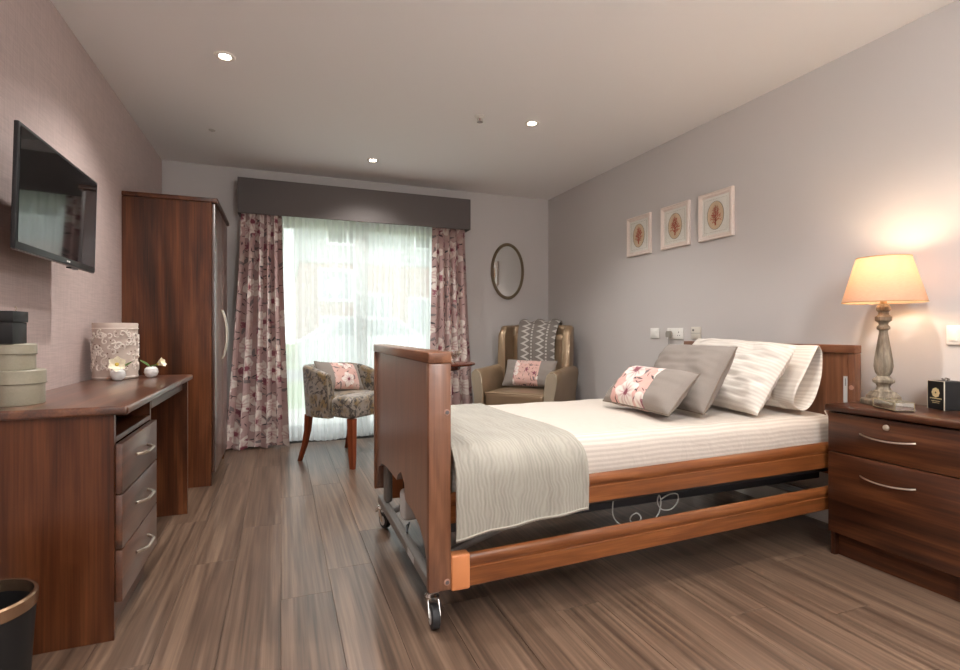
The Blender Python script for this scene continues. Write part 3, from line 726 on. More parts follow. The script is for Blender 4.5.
def castor(x, y, yaw, clear=False):
    M = Matrix.Translation((x, y, 0)) @ Matrix.Rotation(yaw, 4, 'Z')
    c = MB().cyl((0, 0, 0.098), (0, 0, 0.152), 0.011, n=14).lathe([(0.024, 0.088), (0.026, 0.098), (0.018, 0.106)], (0, 0, 0), 20).xf(M).build('castor', chrome, bed)
    for s in (-1, 1):
        MB().prism([(-0.010, 0.090), (0.020, 0.090), (0.044, 0.046), (0.040, 0.036), (0.026, 0.036)], 1, s * 0.0185 - 0.0015, s * 0.0185 + 0.0015).xf(M).build('fork', chrome, c)
    wm_ = plain('clear_wheel', S(170, 180, 190), 0.25) if clear else rubber
    MB().lathe([(0.030, -0.015), (0.039, -0.012), (0.0405, 0.0), (0.039, 0.012), (0.030, 0.015)], (0.032, 0, 0.0410), 28, 1).xf(M).build('wheel', wm_, c)
    MB().lathe([(0.012, -0.0165), (0.024, -0.0158), (0.024, 0.0158), (0.012, 0.0165)], (0.032, 0, 0.0410), 20, 1).xf(M).build('wheel_hub', grey_plastic, c)
    MB().prism([(-0.012, 0.086), (-0.012, 0.096), (-0.044, 0.078), (-0.050, 0.064), (-0.042, 0.062), (-0.036, 0.072)], 1, -0.014, 0.014).xf(M).build('brake_pedal', chrome, c)
castor(0.482, 1.700, -1.62); castor(0.482, 2.640, -1.25); castor(2.60, 1.655, 0.3 - PI, True); castor(2.60, 2.60, 2.6, True)

# curly white handset cable hanging under the bed
def coil():
    pts = []
    P = [(0.0, 0.36), (0.004, 0.28), (0.03, 0.235), (0.07, 0.222), (0.10, 0.23), (0.115, 0.255), (0.10, 0.275), (0.085, 0.262), (0.09, 0.235), (0.13, 0.215), (0.175, 0.215), (0.205, 0.25), (0.215, 0.30), (0.21, 0.335), (0.215, 0.30),
         (0.25, 0.262), (0.30, 0.255), (0.325, 0.285), (0.31, 0.325), (0.26, 0.335), (0.215, 0.315)]
    P = [(1.24 + a, 1.72 + 0.02 * math.sin(i * 0.9), b - 0.01) for i, (a, b) in enumerate(P)]
    P = [V(p) for p in P]
    for i in range(len(P) - 1):
        p0, p1, p2, p3 = P[max(0, i - 1)], P[i], P[i + 1], P[min(len(P) - 1, i + 2)]
        for q in range(6):
            s = q / 6
            pts.append(0.5 * ((2 * p1) + (p2 - p0) * s + (2 * p0 - 5 * p1 + 4 * p2 - p3) * s * s + (3 * p1 - p0 - 3 * p2 + p3) * s ** 3))
    return pts
MB().tube(coil(), 0.0027, 6).build('handset_cable', plain('white_cable', S(196, 196, 190), 0.5), bed)['label'] = 'curly white cable looping down under the bed deck'

# mattress in a striped sheet
MX0, MX1, MY0, MY1, MZ0, MZ1 = 0.545, 2.475, 1.655, 2.590, 0.3865, 0.606
def mattress():
    # closed section across y,z carried along x with softened ends
    def section(k, s):
        pts = []
        r = 0.055; e = math.sin(min(1, s / 0.03, (1 - s) / 0.03) * PI / 2) if 0 < s < 1 else 0.0
        ins = 0.03 * (1 - e); zt = MZ1 - 0.03 * (1 - e)
        y0, y1 = MY0 + ins, MY1 - ins
        out = [(y0 + 0.01, MZ0), (y0, MZ0 + 0.02), (y0, MZ0 + 0.07), (y0 - 0.004, MZ0 + 0.12)]
        for q in range(7): a = PI - q * PI / 12; out.append((y0 + r + r * math.cos(a), zt - r + r * math.sin(a)))
        for q in range(1, 16): out.append((y0 + r + (y1 - y0 - 2 * r) * q / 16, zt + 0.005 * math.sin(PI * q / 16)))
        for q in range(7): a = PI / 2 - q * PI / 12; out.append((y1 - r + r * math.cos(a), zt - r + r * math.sin(a)))
        out += [(y1, MZ0 + 0.07), (y1, MZ0 + 0.02), (y1 - 0.01, MZ0)]
        return out
    nx = 60; secs = [section(0, i / nx) for i in range(nx + 1)]; n = len(secs[0])
    vs = []; uv = []
    for i, sc in enumerate(secs):
        x = MX0 + (MX1 - MX0) * i / nx; d = 0.0
        for j, (y, z) in enumerate(sc):
            if j: d += math.hypot(y - sc[j - 1][0], z - sc[j - 1][1])
            k = 0.004 * nz((x, y, z), 5, 2) + 0.002 * nz((x, y, z), 14, 5) - 0.002
            top = z > MZ0 + 0.1
            vs.append((x, y + (0.5 * k if top else 0), z + (k if top else 0))); uv.append((x, d))
    fs = [(i * n + j, i * n + j + 1, (i + 1) * n + j + 1, (i + 1) * n + j) for i in range(nx) for j in range(n - 1)]
    fs += [(i * n + n - 1, i * n, (i + 1) * n, (i + 1) * n + n - 1) for i in range(nx)]
    fs += [list(range(n)), list(range(nx * n, nx * n + n))[::-1]]
    return MB().add(vs, fs, uv)
mt = solo(mattress(), 'mattress', linen, 'thick mattress in a white striped sheet on the bed', 'mattress', (1.52, 2.12, MZ0), sharp=60)
MB().add([(2.40, 1.6522, 0.49), (2.415, 1.6505, 0.50), (2.43, 1.6518, 0.60), (2.40, 1.656, 0.598)], [(0, 1, 2, 3)])
MB().tube([(2.395, 1.651, 0.41), (2.398, 1.6485, 0.50), (2.402, 1.653, 0.57), (2.43, 1.70, 0.618)], 0.003, 6).build('sheet_seam', linen, mt)

# blanket across the foot of the bed
def blanket_path():
    pts = [(1.583, 0.335), (1.581, 0.40), (1.579, 0.47), (1.582, 0.53), (1.596, 0.572), (1.622, 0.599), (1.66, 0.613), (1.75, 0.619), (1.9, 0.621), (2.13, 0.621), (2.36, 0.620), (2.47, 0.617), (2.55, 0.609), (2.605, 0.588), (2.644, 0.552), (2.666, 0.50), (2.674, 0.43)]
    P = [V((0, a, b)) for a, b in pts]; out = []
    for i in range(len(P) - 1):
        p0, p1, p2, p3 = P[max(0, i - 1)], P[i], P[i + 1], P[min(len(P) - 1, i + 2)]
        for q in range(6):
            s = q / 6; out.append(0.5 * ((2 * p1) + (p2 - p0) * s + (2 * p0 - 5 * p1 + 4 * p2 - p3) * s * s + (3 * p1 - p0 - 3 * p2 + p3) * s ** 3))
    out.append(P[-1]); d = [0.0]
    for a, b in zip(out, out[1:]): d.append(d[-1] + (b - a).length)
    return out, d
bp, bd = blanket_path()
def bl(u, v, off=0.0):
    k = v * (len(bp) - 1); i = min(int(k), len(bp) - 2); s = k - i
    p = bp[i].lerp(bp[i + 1], s); dd = bd[i] + (bd[i + 1] - bd[i]) * s
    drop = max(0.0, 1 - dd / 0.28)
    xe = 0.985 + 0.045 * drop ** 0.7 + 0.02 * math.sin(dd * 5.0)
    x = 0.527 + (xe - 0.527) * u
    fold = 0.006 * drop * math.sin(u * 17 + 1.0) + 0.004 * nz((x * 3, dd * 2, 1.0), 2.0)
    hemz = 0.030 * drop * (u - 0.35)
    fall = 0.03 * (1 - u) ** 3 * drop * 0.4
    top = math.sin(min(1, max(0, (dd - 0.25) / 0.1)) * PI / 2)
    return V((x, p.y - fold * (1 - top) - off * (1 - top) - 0.002, p.z + hemz - fall + 0.003 * top * nz((x, dd, 0.2), 9.0) + off * top + 0.003))
bo = MB().grid(60, 96, lambda u, v: bl(u, v), lambda u, v: (u * 0.48, bd[int(v * (len(bp) - 1))]))
o = solo(bo, 'bed_blanket', blanket_m, 'crinkled sage grey blanket draped over the foot of the bed', 'blanket', (0.76, 2.1, 0.62), sharp=180)
sm = o.modifiers.new('thickness', 'SOLIDIFY'); sm.thickness = 0.006; sm.offset = 0.0
MB().tube([tuple(bl(u / 30, 0.002) + V((0, -0.001, 0.006))) for u in range(31)], 0.0045, 6).build('hem', hem_m, o)
MB().tube([tuple(bl(0.998, v / 60)) for v in range(61)], 0.0045, 6).build('hem', hem_m, o)

# ------------------------------------------------------------------ pillows and cushions
def puff(Wd, H, Th, pinch, seed, wr=0.006, p=2.2, gather=0.0):
    """x across, y up, z out of the face; returns f(u, v, side) with u, v in -1..1."""
    def f(u, v, side):
        x = Wd / 2 * u * (1 - pinch * (1 - v * v) * abs(u) ** 1.5)
        y = H / 2 * v * (1 - pinch * (1 - u * u) * abs(v) ** 1.5)
        t = ((1 - abs(u) ** p) * (1 - abs(v) ** p)); t = max(t, 0.0) ** 0.5 * Th / 2
        w = wr * nz((x, y, side), 11, seed) * (1 - max(abs(u), abs(v)) ** 6) + 0.6 * wr * nz((x * 0.6, y * 2.2, side), 17, seed + 4) * (1 - max(abs(u), abs(v)) ** 8)
        if gather and u > 0.35: w += gather * math.sin(y * 95 + 6 * nz((x * 5, y * 3, 0), 1.0)) * min(1, (u - 0.35) / 0.4) * (1 - abs(u) ** 10) * (1 - abs(v) ** 4)
        return V((x, y, side * (t + w)))
    return f
def puff_mesh(f, u0, u1, nu, nv, M, uvs):
    mb = MB()
    for side in (1, -1):
        def g(a, b):
            return M @ f(u0 + (u1 - u0) * a, -1 + 2 * b, side)
        mb.grid(nu, nv, (lambda a, b: g(a, b)) if side > 0 else (lambda a, b: g(1 - a, b)), uvs)
    return mb
def piping(f, M, r, name, mat, parent, n=20):
    pts = [f(-1 + 2 * k / n, -1, 0) for k in range(n)] + [f(1, -1 + 2 * k / n, 0) for k in range(n)] + [f(1 - 2 * k / n, 1, 0) for k in range(n)] + [f(-1, 1 - 2 * k / n, 0) for k in range(n)]
    return MB().tube([M @ p for p in pts], r, 6, True).build(name, mat, parent)
def lean_matrix(base, yaw, lean, roll=0.0):
    """Face looks along local -y before yaw; lean tips the top backwards; base is the bottom-centre point."""
    return Matrix.Translation(base) @ Matrix.Rotation(yaw, 4, 'Z') @ Matrix.Rotation(PI / 2 - lean, 4, 'X') @ Matrix.Rotation(roll, 4, 'Z')
def cushion(name, label, base, yaw, lean, Wd, H, Th, seed, main, panel=None, pw=0.0, pc=0.0, pip=None, pinch=0.05, roll=0.0, wr=0.006, group=None, p=2.2, gather=0.0):
    f0 = puff(Wd, H, Th, pinch, seed, wr, p, gather)
    M = lean_matrix(V(base), yaw, lean, roll) @ Matrix.Translation((0, H / 2, 0))
    mb = MB(); uvs = lambda a, b: (a * Wd, b * H + seed)
    if panel is None: mb = puff_mesh(f0, -1, 1, 48, 56, M, uvs)
    if panel is None:
        o = solo(mb, name, main, label, 'pillow' if 'pillow' in name else 'cushion', base, group, sharp=75)
    else:
        o = thing(name, label, 'cushion', base, None, group)
        for a, b in ((-1, pc - pw), (pc + pw, 1)): puff_mesh(f0, a, b, 14, 28, M, uvs).build('side_panel', main, o, 75)
        puff_mesh(f0, pc - pw, pc + pw, 24, 28, M, lambda a, b: (a * Wd * pw + seed, b * H + seed)).build('floral_panel', panel, o, 75)
    if pip: piping(f0, M, 0.0038, 'piping', pip, o)
    return o, f0, M
BT = 0.617
pip_m = m_fabric('taupe_piping', S(128, 114, 100), S(110, 97, 85), 200)
# cushions face the foot of the bed (-x): yaw -90 degrees turns local -y to -x
cushion('lumbar_cushion', 'oblong grey cushion with a wide floral panel lying on the bed', (1.550, 2.005, BT + 0.022), -PI / 2 - 0.03, math.radians(44), 0.50, 0.240, 0.125, 3.0, grey_linen, floral_cush, 0.52, -0.16, pip_m, p=3.2, wr=0.009, pinch=0.04)
cushion('scatter_cushion', 'plain square grey cushion leaning behind the oblong floral one', (1.745, 1.985, BT + 0.014), -PI / 2 - 0.02, math.radians(33), 0.45, 0.352, 0.155, 5.0, grey_linen, pip=pip_m, p=3.6, wr=0.009, pinch=0.035)
p1, f1, M1 = cushion('bed_pillow', 'plump white striped pillow leaning directly behind the grey cushion', (2.005, 2.02, BT + 0.014), -PI / 2, math.radians(37), 0.63, 0.395, 0.18, 8.0, linen_p, wr=0.022, pinch=0.03, p=2.6, roll=-0.045, gather=0.005)
p2, f2, M2 = cushion('bed_pillow', 'white striped pillow with an open-ended case against the headboard', (2.245, 2.02, BT + 0.014), -PI / 2, math.radians(27), 0.52, 0.335, 0.15, 11.0, linen_p, wr=0.020, pinch=0.02, p=2.6)
def flap(M, f, sign, L, Th, H, mat, parent):
    rings = []
    for i in range(8):
        s = i / 7; ring = []
        for k in range(40):
            a = 2 * PI * k / 40
            hy = H / 2 * (0.97 + 0.03 * s) * math.copysign(abs(math.sin(a)) ** 0.8, math.sin(a)); hz = Th * (0.42 - 0.05 * s) * math.copysign(abs(math.cos(a)) ** 0.9, math.cos(a))
            x = sign * (0.20 + (L + 0.014 * math.sin(2 * a + 0.6)) * s)
            ring.append(M @ V((x, hy + 0.004 * math.sin(a * 5 + s * 3), hz + 0.007 * nz((x * 8, hy * 9, hz * 6), 1.0))))
        rings.append(ring)
    mb = MB(); n = 40
    vs = [p for r in rings for p in r]
    fs = [(i * n + j, i * n + (j + 1) % n, (i + 1) * n + (j + 1) % n, (i + 1) * n + j) for i in range(7) for j in range(n)]
    mb.add(vs, fs, [(0.01 * (k // n), (k % n) * 0.02) for k in range(len(vs))])
    o = mb.build('pillowcase_end', mat, parent, 75)
    md = o.modifiers.new('thickness', 'SOLIDIFY'); md.thickness = 0.002
    return o
flap(M2, f2, 1, 0.13, 0.15, 0.325, linen_p, p2)

# ------------------------------------------------------------------ bedside cabinet
WALB = (S(30, 14, 8), S(66, 34, 18), S(102, 60, 34))
walnut_y, walnut_z = wood('bedside_walnut_lengthwise', 1, WALB, rough=0.28, wide=9), wood('bedside_walnut_upright', 2, WALB, rough=0.28)
t = thing('bedside_cabinet', 'dark walnut bedside cabinet with two drawers under the lamp', 'cabinet', (2.46, 1.34, 0))
CX0, CX1, CY0, CY1 = 2.288, 2.640, 1.098, 1.587
for a, b in ((CY0, CY0 + 0.018), (CY1 - 0.018, CY1)): MB().box((CX0 + 0.020, a, 0.0), (CX1, b, 0.6445), 0.001, 1).build('side_panel', walnut_z, t)
MB().box((CX1 - 0.012, CY0 + 0.0185, 0.05), (CX1, CY1 - 0.0185, 0.6445)).build('back_panel', walnut_y, t)
MB().box((CX0 + 0.045, CY0 + 0.0185, 0.0), (CX0 + 0.062, CY1 - 0.0185, 0.105)).build('plinth', walnut_y, t)
MB().box((CX0 + 0.022, CY0 + 0.0185, 0.106), (CX1 - 0.0125, CY1 - 0.0185, 0.122)).build('base_board', walnut_y, t)
MB().box((CX0 - 0.016, CY0 - 0.014, 0.645), (CX1 + 0.004, CY1 + 0.008, 0.674), 0.009, 4).build('cabinet_top', walnut_y, t)
for z0, z1, hz in ((0.468, 0.638, 0.558), (0.108, 0.463, 0.380)):
    d = MB().box((CX0, CY0 + 0.001, z0), (CX0 + 0.0195, CY1 - 0.001, z1), 0.0015, 2).build('drawer', walnut_y, t)
    pts = []
    for q in range(17):
        s = q / 16; pts.append((CX0 - 0.020 * math.sin(PI * s) ** 0.6 if 0 < s < 1 else CX0 + 0.001, 1.245 + 0.205 * s, hz - 0.004 + 0.010 * (2 * s - 1) ** 2))
    MB().tube(pts, 0.0034, 8).build('handle', brass_nickel, d)
    if z0 > 0.4:
        MB().lathe([(0.012, -0.001), (0.012, 0.004), (0.009, 0.006)], (0, 0, 0), 20, 0).xf(Matrix.Translation((CX0, 1.348, 0.608)) @ Matrix.Scale(-1, 4, (1, 0, 0))).box((CX0 - 0.0068, 1.347, 0.602), (CX0 - 0.0058, 1.349, 0.614)).build('lock', brass_nickel, d)

# ------------------------------------------------------------------ table lamp
LX, LY, LZ = 2.468, 1.466, 0.6745
t = thing('table_lamp', 'table lamp with turned limed wood stem and beige linen shade', 'lamp', (LX, LY, LZ), 0.0)
z = lambda a: a - LZ
sq = lambda h, zz: [(-h, -h, zz), (h, -h, zz), (h, h, zz), (-h, h, zz)]
MB().loft([sq(0.086, z(0.675)), sq(0.088, z(0.680)), sq(0.088, z(0.694)), sq(0.084, z(0.698)), sq(0.066, z(0.702)), sq(0.064, z(0.716)), sq(0.052, z(0.728)), sq(0.046, z(0.735))]).xf(Matrix.Rotation(-0.52, 4, 'Z') @ Matrix.Diagonal((0.70, 0.70, 1, 1))).build('base', lamp_wood, t, 25)
prof = [(0.046, 0.7352), (0.034, 0.741), (0.028, 0.756), (0.034, 0.768), (0.047, 0.776), (0.048, 0.786), (0.030, 0.800), (0.026, 0.804), (0.036, 0.818), (0.0425, 0.845), (0.040, 0.872), (0.033, 0.915), (0.023, 0.970), (0.019, 0.992), (0.019, 1.002), (0.029, 1.008), (0.029, 1.018),
        (0.020, 1.027), (0.022, 1.036), (0.036, 1.046), (0.037, 1.062), (0.024, 1.072), (0.022, 1.082), (0.031, 1.092), (0.031, 1.104), (0.024, 1.114), (0.012, 1.120)]
MB().lathe([(r * 0.86, z(q)) for r, q in prof], (0, 0, 0), 10).build('stem', lamp_wood, t, 28)
MB().cyl((0, 0, z(1.120)), (0, 0, z(1.165)), 0.012, n=16).build('lamp_holder', plain('pale_metal', S(190, 160, 120), 0.4, 0.4), t)
MB().lathe([(0.010, z(1.166)), (0.020, z(1.185)), (0.030, z(1.215)), (0.026, z(1.240)), (0.010, z(1.252))], (0, 0, 0), 20).build('bulb', bulb_m, t)
sh = MB().lathe([(0.152, z(1.126)), (0.098, z(1.322)), (0.0965, z(1.322)), (0.1505, z(1.126)), (0.152, z(1.126))], (0, 0, 0), 64, cap=False).build('lamp_shade', shade_m, t, 60)
rim_m = plain('shade_trim', S(176, 150, 112), 0.7)
for r, zz in ((0.1515, 1.126), (0.0975, 1.322)): MB().tube([(r * math.cos(2 * PI * k / 56), r * math.sin(2 * PI * k / 56), z(zz)) for k in range(56)], 0.0022, 6, True).build('shade_rim', rim_m, sh)
sp = MB()
for k in range(3):
    a = 2 * PI * k / 3; sp.tube([(0.018 * math.cos(a), 0.018 * math.sin(a), z(1.168)), (0.08 * math.cos(a), 0.08 * math.sin(a), z(1.29)), (0.0965 * math.cos(a), 0.0965 * math.sin(a), z(1.318))], 0.0015, 6)
sp.build('shade_carrier', chrome, sh)
l = bpy.data.lights.new('lamp_bulb_light', 'POINT'); l.energy = LAMP_W; l.color = LAMP_C; l.shadow_soft_size = 0.035
o = bpy.data.objects.new('lamp_bulb_light', l); COL.objects.link(o); o.parent = t; o.location = (0, 0, z(1.262))

# ------------------------------------------------------------------ glass trinket box and black candle box
BZ = 0.6745
ya = math.radians(-60)
t = thing('trinket_box', 'low glass trinket box with metal edges in front of the lamp', 'box', (2.364, 1.3675, BZ), math.radians(-30))
bx0, bx1, by0, by1, bh = -0.035, 0.035, -0.0725, 0.0725, 0.036
edge_m = plain('aged_brass_edge', S(196, 184, 150), 0.3, 0.7)
MB().box((bx0, by0, 0.0005), (bx1, by1, 0.005)).build('base', plain('dark_base_edge', S(58, 48, 38), 0.5), t)
for lo, hi in (((bx0, by0 + 0.002, 0.0055), (bx0 + 0.002, by1 - 0.002, bh)), ((bx1 - 0.002, by0 + 0.002, 0.0055), (bx1, by1 - 0.002, bh)), ((bx0, by0, 0.0055), (bx1, by0 + 0.002, bh)), ((bx0, by1 - 0.002, 0.0055), (bx1, by1, bh))):
    MB().box(lo, hi).build('glass_side', glass_box, t)
lid = MB().box((bx0, by0, bh + 0.0005), (bx1, by1, bh + 0.003)).build('lid', glass_box, t)
ed = MB()
for a, b in ((bx0, by0), (bx1, by0), (bx1, by1), (bx0, by1)): ed.cyl((a, b, 0.005), (a, b, bh), 0.0018, n=6)
for zz in (0.006, bh + 0.002): ed.tube([(bx0, by0, zz), (bx1, by0, zz), (bx1, by1, zz), (bx0, by1, zz)], 0.0018, 5, True)
ed.build('metal_edging', edge_m, t)
fb_ = MB()
for q, (a, b) in enumerate(((-0.016, -0.04), (0.013, -0.01), (-0.012, 0.03), (0.016, 0.048))): fb_.lathe([(0.008, 0.0055), (0.015, 0.010), (0.016, 0.022), (0.006, 0.031)], (a, b, 0), 10)
fb_.build('keepsake', plain('cream_keepsake', S(232, 224, 200), 0.6), t)

t = thing('candle_box', 'black card box with a gold flower emblem on the bedside cabinet', 'box', (2.574, 1.289, BZ), math.radians(-25))
cs = 0.042; ch = 0.118
# the printed face looks along -x (towards the foot of the bed side), turned a little
MB().box((-cs, -cs, 0.0005), (cs, cs, ch), 0.001, 1).build('body', black_card, t)
pf = MB().box((-cs - 0.0012, -cs + 0.001, 0.002), (-cs - 0.0004, cs - 0.001, ch - 0.002)).build('front_label', black_satin, t)
em = MB()
for k in range(8):
    a = 2 * PI * k / 8
    em.lathe([(0.0008, 0), (0.0085, 0.0006), (0.0085, 0.0010)], (0, 0, 0), 12, 0)
    M = Matrix.Translation((-cs - 0.0022, 0.012 * math.cos(a), 0.070 + 0.012 * math.sin(a)))
    for q in range(36): em.v[-36 + q] = M @ em.v[-36 + q]
em.build('flower_emblem', gold, pf)
for w, zz, hh in ((0.060, 0.044, 0.004), (0.044, 0.034, 0.0022), (0.036, 0.027, 0.0022)):
    ln = MB(); n = int(w / 0.0042)
    for k in range(n):
        y0 = -w / 2 + k * w / n; ln.box((-cs - 0.0018, y0, zz), (-cs - 0.0012, y0 + 0.0028, zz + hh))
    ln.build('printed_line', gold, pf)
eg = MB()
for yy in (-cs, cs): eg.box((-cs - 0.0014, yy - 0.0014, 0.001), (-cs + 0.0014, yy + 0.0014, ch))
eg.box((-cs - 0.0014, -cs, ch - 0.001), (-cs + 0.0014, cs, ch + 0.0012)); eg.build('pale_edge', plain('pale_card_edge', S(214, 204, 186), 0.5), t)
MB().tube([(-0.014, -0.012, ch + 0.001), (-0.02, -0.004, ch + 0.010), (-0.008, 0.0, ch + 0.006), (0.0, 0.004, ch + 0.012), (0.006, -0.006, ch + 0.008), (-0.006, -0.01, ch + 0.004)], 0.0035, 6).build('bow', plain('grey_ribbon', S(110, 104, 98), 0.6), t)

# ------------------------------------------------------------------ coral pictures on the right wall
frame_m = m_fabric('distressed_white_frame', S(238, 226, 216), S(222, 206, 196), 90, 0.5)
mount_m = plain('white_mount', S(234, 231, 222), 0.6)
oval_m = m_fabric('aged_paper_oval', S(228, 204, 172), S(212, 186, 154), 30, 0.7)
ovrim_m = plain('oval_border', S(150, 136, 116), 0.6)
coral_m = plain('coral_red_print', S(192, 92, 72), 0.7)
def coral(rg):
    mb = MB()
    def br(p, a, L, w, d):
        q = (p[0] + L * math.cos(a), p[1] + L * math.sin(a)); nx, nz_ = -math.sin(a) * w / 2, math.cos(a) * w / 2
        vs = [(0, p[0] - nx, p[1] - nz_), (0, p[0] + nx, p[1] + nz_), (0, q[0] + nx * 0.8, q[1] + nz_ * 0.8), (0, q[0] - nx * 0.8, q[1] - nz_ * 0.8)]
        vs += [(-0.0006, b, c) for _, b, c in vs]
        mb.add(vs, [(4, 5, 6, 7), (0, 3, 2, 1), (0, 1, 5, 4), (1, 2, 6, 5), (2, 3, 7, 6), (3, 0, 4, 7)])
        if d > 0:
            for _ in range(3 if d > 3 else 2): br(q, a + (1 if _ == 0 else -1 if _ == 1 else 0) * rg.uniform(0.25, 0.75), L * rg.uniform(0.68, 0.86), w * 0.75, d - 1)
    top = 0.066; z = -0.062; x = 0.0
    br((0, -0.068), PI / 2, 0.016, 0.012, 0)
    for i in range(11):
        w = i / 10; nx = rg.uniform(-0.004, 0.004)
        br((x, z), math.atan2(0.0122, nx - x), 0.0135, 0.010 * (1 - 0.7 * w) + 0.002, 0)
        for sg in (-1, 1):
            if 0 < i < 10: br((x, z), PI / 2 - sg * rg.uniform(0.6, 1.15), (0.027 if i > 1 else 0.015) * (1 - 0.72 * w) * rg.uniform(0.8, 1.2), 0.0065 * (1 - 0.5 * w), 2)
        x = nx; z += 0.0118
    return mb
for k, (y0, y1, lab) in enumerate(((3.217, 3.512, 'white framed coral picture hanging closest to the armchair corner'), (2.820, 3.103, 'white framed coral picture hanging between the other two'), (2.448, 2.732, 'white framed coral picture hanging closest to the bedside lamp'))):
    yc = (y0 + y1) / 2 - 0.008; hw = 0.143; z0, z1 = 1.602, 1.915; zc = (z0 + z1) / 2; hh = (z1 - z0) / 2
    t = thing('picture_frame', lab, 'picture', (XR, yc, zc), 0.0, 'coral pictures in a row on the grey wall')
    rings = []
    for (a, dx) in ((0.0, -0.001), (0.0, -0.018), (0.005, -0.023), (0.010, -0.021), (0.013, -0.018), (0.020, -0.020), (0.026, -0.016), (0.034, -0.010)):
        rings.append([(dx, -hw + a, -hh + a), (dx, hw - a, -hh + a), (dx, hw - a, hh - a), (dx, -hw + a, hh - a)])
    MB().loft(rings, True, False).build('frame', frame_m, t, 20)
    mo = MB().box((-0.011, -hw + 0.033, -hh + 0.033), (-0.006, hw - 0.033, hh - 0.033)).build('mount', mount_m, t)
    sq_ = 0.05
    MB().tube([(-0.0112, (hw - sq_) * a, (hh - sq_) * b) for a, b in ((-1, -1), (1, -1), (1, 1), (-1, 1))], 0.0008, 4, True).build('mount_line', ovrim_m, mo)
    el = [(0.068 * math.cos(2 * PI * q / 40), 0.092 * math.sin(2 * PI * q / 40)) for q in range(40)]
    MB().prism(el, 0, -0.0122, -0.0112).build('oval_print', oval_m, mo)
    MB().tube([(-0.0122, a, b) for a, b in el], 0.0018, 5, True).build('oval_border', ovrim_m, mo)
    coral(random.Random(20 + k)).xf(Matrix.Translation((-0.0124, 0, 0.0)) @ Matrix.Scale(0.98, 4)).build('coral_print', coral_m, mo)
    MB().box((-0.0155, -hw + 0.031, -hh + 0.031), (-0.0145, hw - 0.031, hh - 0.031)).build('glazing', glass_clear, t)

# ------------------------------------------------------------------ sockets and switches
def plate(name, label, cat, y0, y1, z0, z1, mat=white_plastic):
    t = thing(name, label, cat, (XR, (y0 + y1) / 2, (z0 + z1) / 2))
    MB().box((XR - 0.010, y0, z0), (XR - 0.0005, y1, z1), 0.003, 2).build('face_plate', mat, t); return t
gm = plain('grey_slot', S(96, 94, 92), 0.5)
t = plate('light_switch', 'single white wall switch furthest from the headboard', 'switch', 3.128, 3.222, 0.945, 1.022)
MB().box((XR - 0.015, 3.150, 0.960), (XR - 0.0102, 3.200, 1.008), 0.002).build('rocker', white_plastic, t)
t = plate('double_socket', 'white double wall socket with a grey plug in it', 'socket', 2.880, 3.036, 0.942, 1.022)
for yc in (2.918, 2.998):
    MB().box((XR - 0.0115, yc - 0.003, 0.985), (XR - 0.0101, yc + 0.003, 0.996)).box((XR - 0.0115, yc - 0.014, 0.966), (XR - 0.0101, yc - 0.006, 0.971)).box((XR - 0.0115, yc + 0.006, 0.966), (XR - 0.0101, yc + 0.014, 0.971)).build('pin_slots', gm, t)
    MB().box((XR - 0.0135, yc - 0.008, 1.002), (XR - 0.0102, yc + 0.008, 1.016), 0.001, 1).build('rocker', white_plastic, t)
t = thing('power_plug', 'grey power plug with its cable in the double socket', 'plug', (XR - 0.03, 2.998, 0.972))
MB().prism([(2.978, 0.955), (3.018, 0.955), (3.020, 0.985), (3.010, 1.0), (2.986, 1.0), (2.976, 0.985)], 0, XR - 0.040, XR - 0.0145).build('plug_body', plain('grey_plug', S(150, 144, 134), 0.5), t)
MB().tube([(XR - 0.028, 2.998, 0.956), (XR - 0.028, 2.997, 0.90), (XR - 0.030, 2.985, 0.78), (XR - 0.028, 2.97, 0.55), (XR - 0.03, 2.97, 0.30)], 0.004, 6).build('cable', plain('grey_flex', S(150, 146, 140), 0.5), t)
t = plate('telephone_socket', 'cream two-part data socket just above the headboard', 'socket', 2.713, 2.800, 0.946, 1.028, cream_plastic)
MB().box((XR - 0.0112, 2.713, 0.984), (XR - 0.0101, 2.800, 0.986)).build('divider', gm, t)
MB().lathe([(0.008, -0.0125), (0.008, -0.0101)], (XR, 2.778, 1.006), 14, 0).build('port', gm, t)
MB().box((XR - 0.014, 2.748, 0.952), (XR - 0.0102, 2.770, 0.966), 0.001, 1).build('outlet', cream_plastic, t)
t = plate('light_switch', 'white wall switch above the black candle box', 'switch', 1.215, 1.332, 0.942, 1.024)
MB().box((XR - 0.015, 1.292, 0.958), (XR - 0.0102, 1.318, 1.008), 0.002).build('rocker', white_plastic, t)
MB().box((XR - 0.015, 1.235, 0.958), (XR - 0.0102, 1.261, 1.008), 0.002).build('rocker', white_plastic, t)

# ------------------------------------------------------------------ oval mirror
mx, mz, ma, mb_ = 2.185, 1.617, 0.168, 0.272
t = thing('oval_mirror', 'oval wall mirror in a thin antique bronze frame', 'mirror', (mx, YB, mz), 0.0)
el = lambda a, b, y, n=64: [(a * math.cos(2 * PI * k / n), y, b * math.sin(2 * PI * k / n)) for k in range(n)]
MB().loft([el(ma + 0.018, mb_ + 0.018, -0.0005), el(ma + 0.020, mb_ + 0.020, -0.012), el(ma + 0.012, mb_ + 0.012, -0.026), el(ma - 0.004, mb_ - 0.004, -0.024), el(ma - 0.013, mb_ - 0.013, -0.010)], True, False).build('frame', antique, t)
bd_ = MB()
for k in range(72):
    a = 2 * PI * k / 72; bd_.lathe([(0.001, -0.005), (0.005, -0.002), (0.005, 0.002), (0.001, 0.005)], ((ma + 0.010) * math.cos(a), -0.026, (mb_ + 0.010) * math.sin(a)), 6)
o = bd_.build('beading', antique, t); o['kind'] = 'stuff'
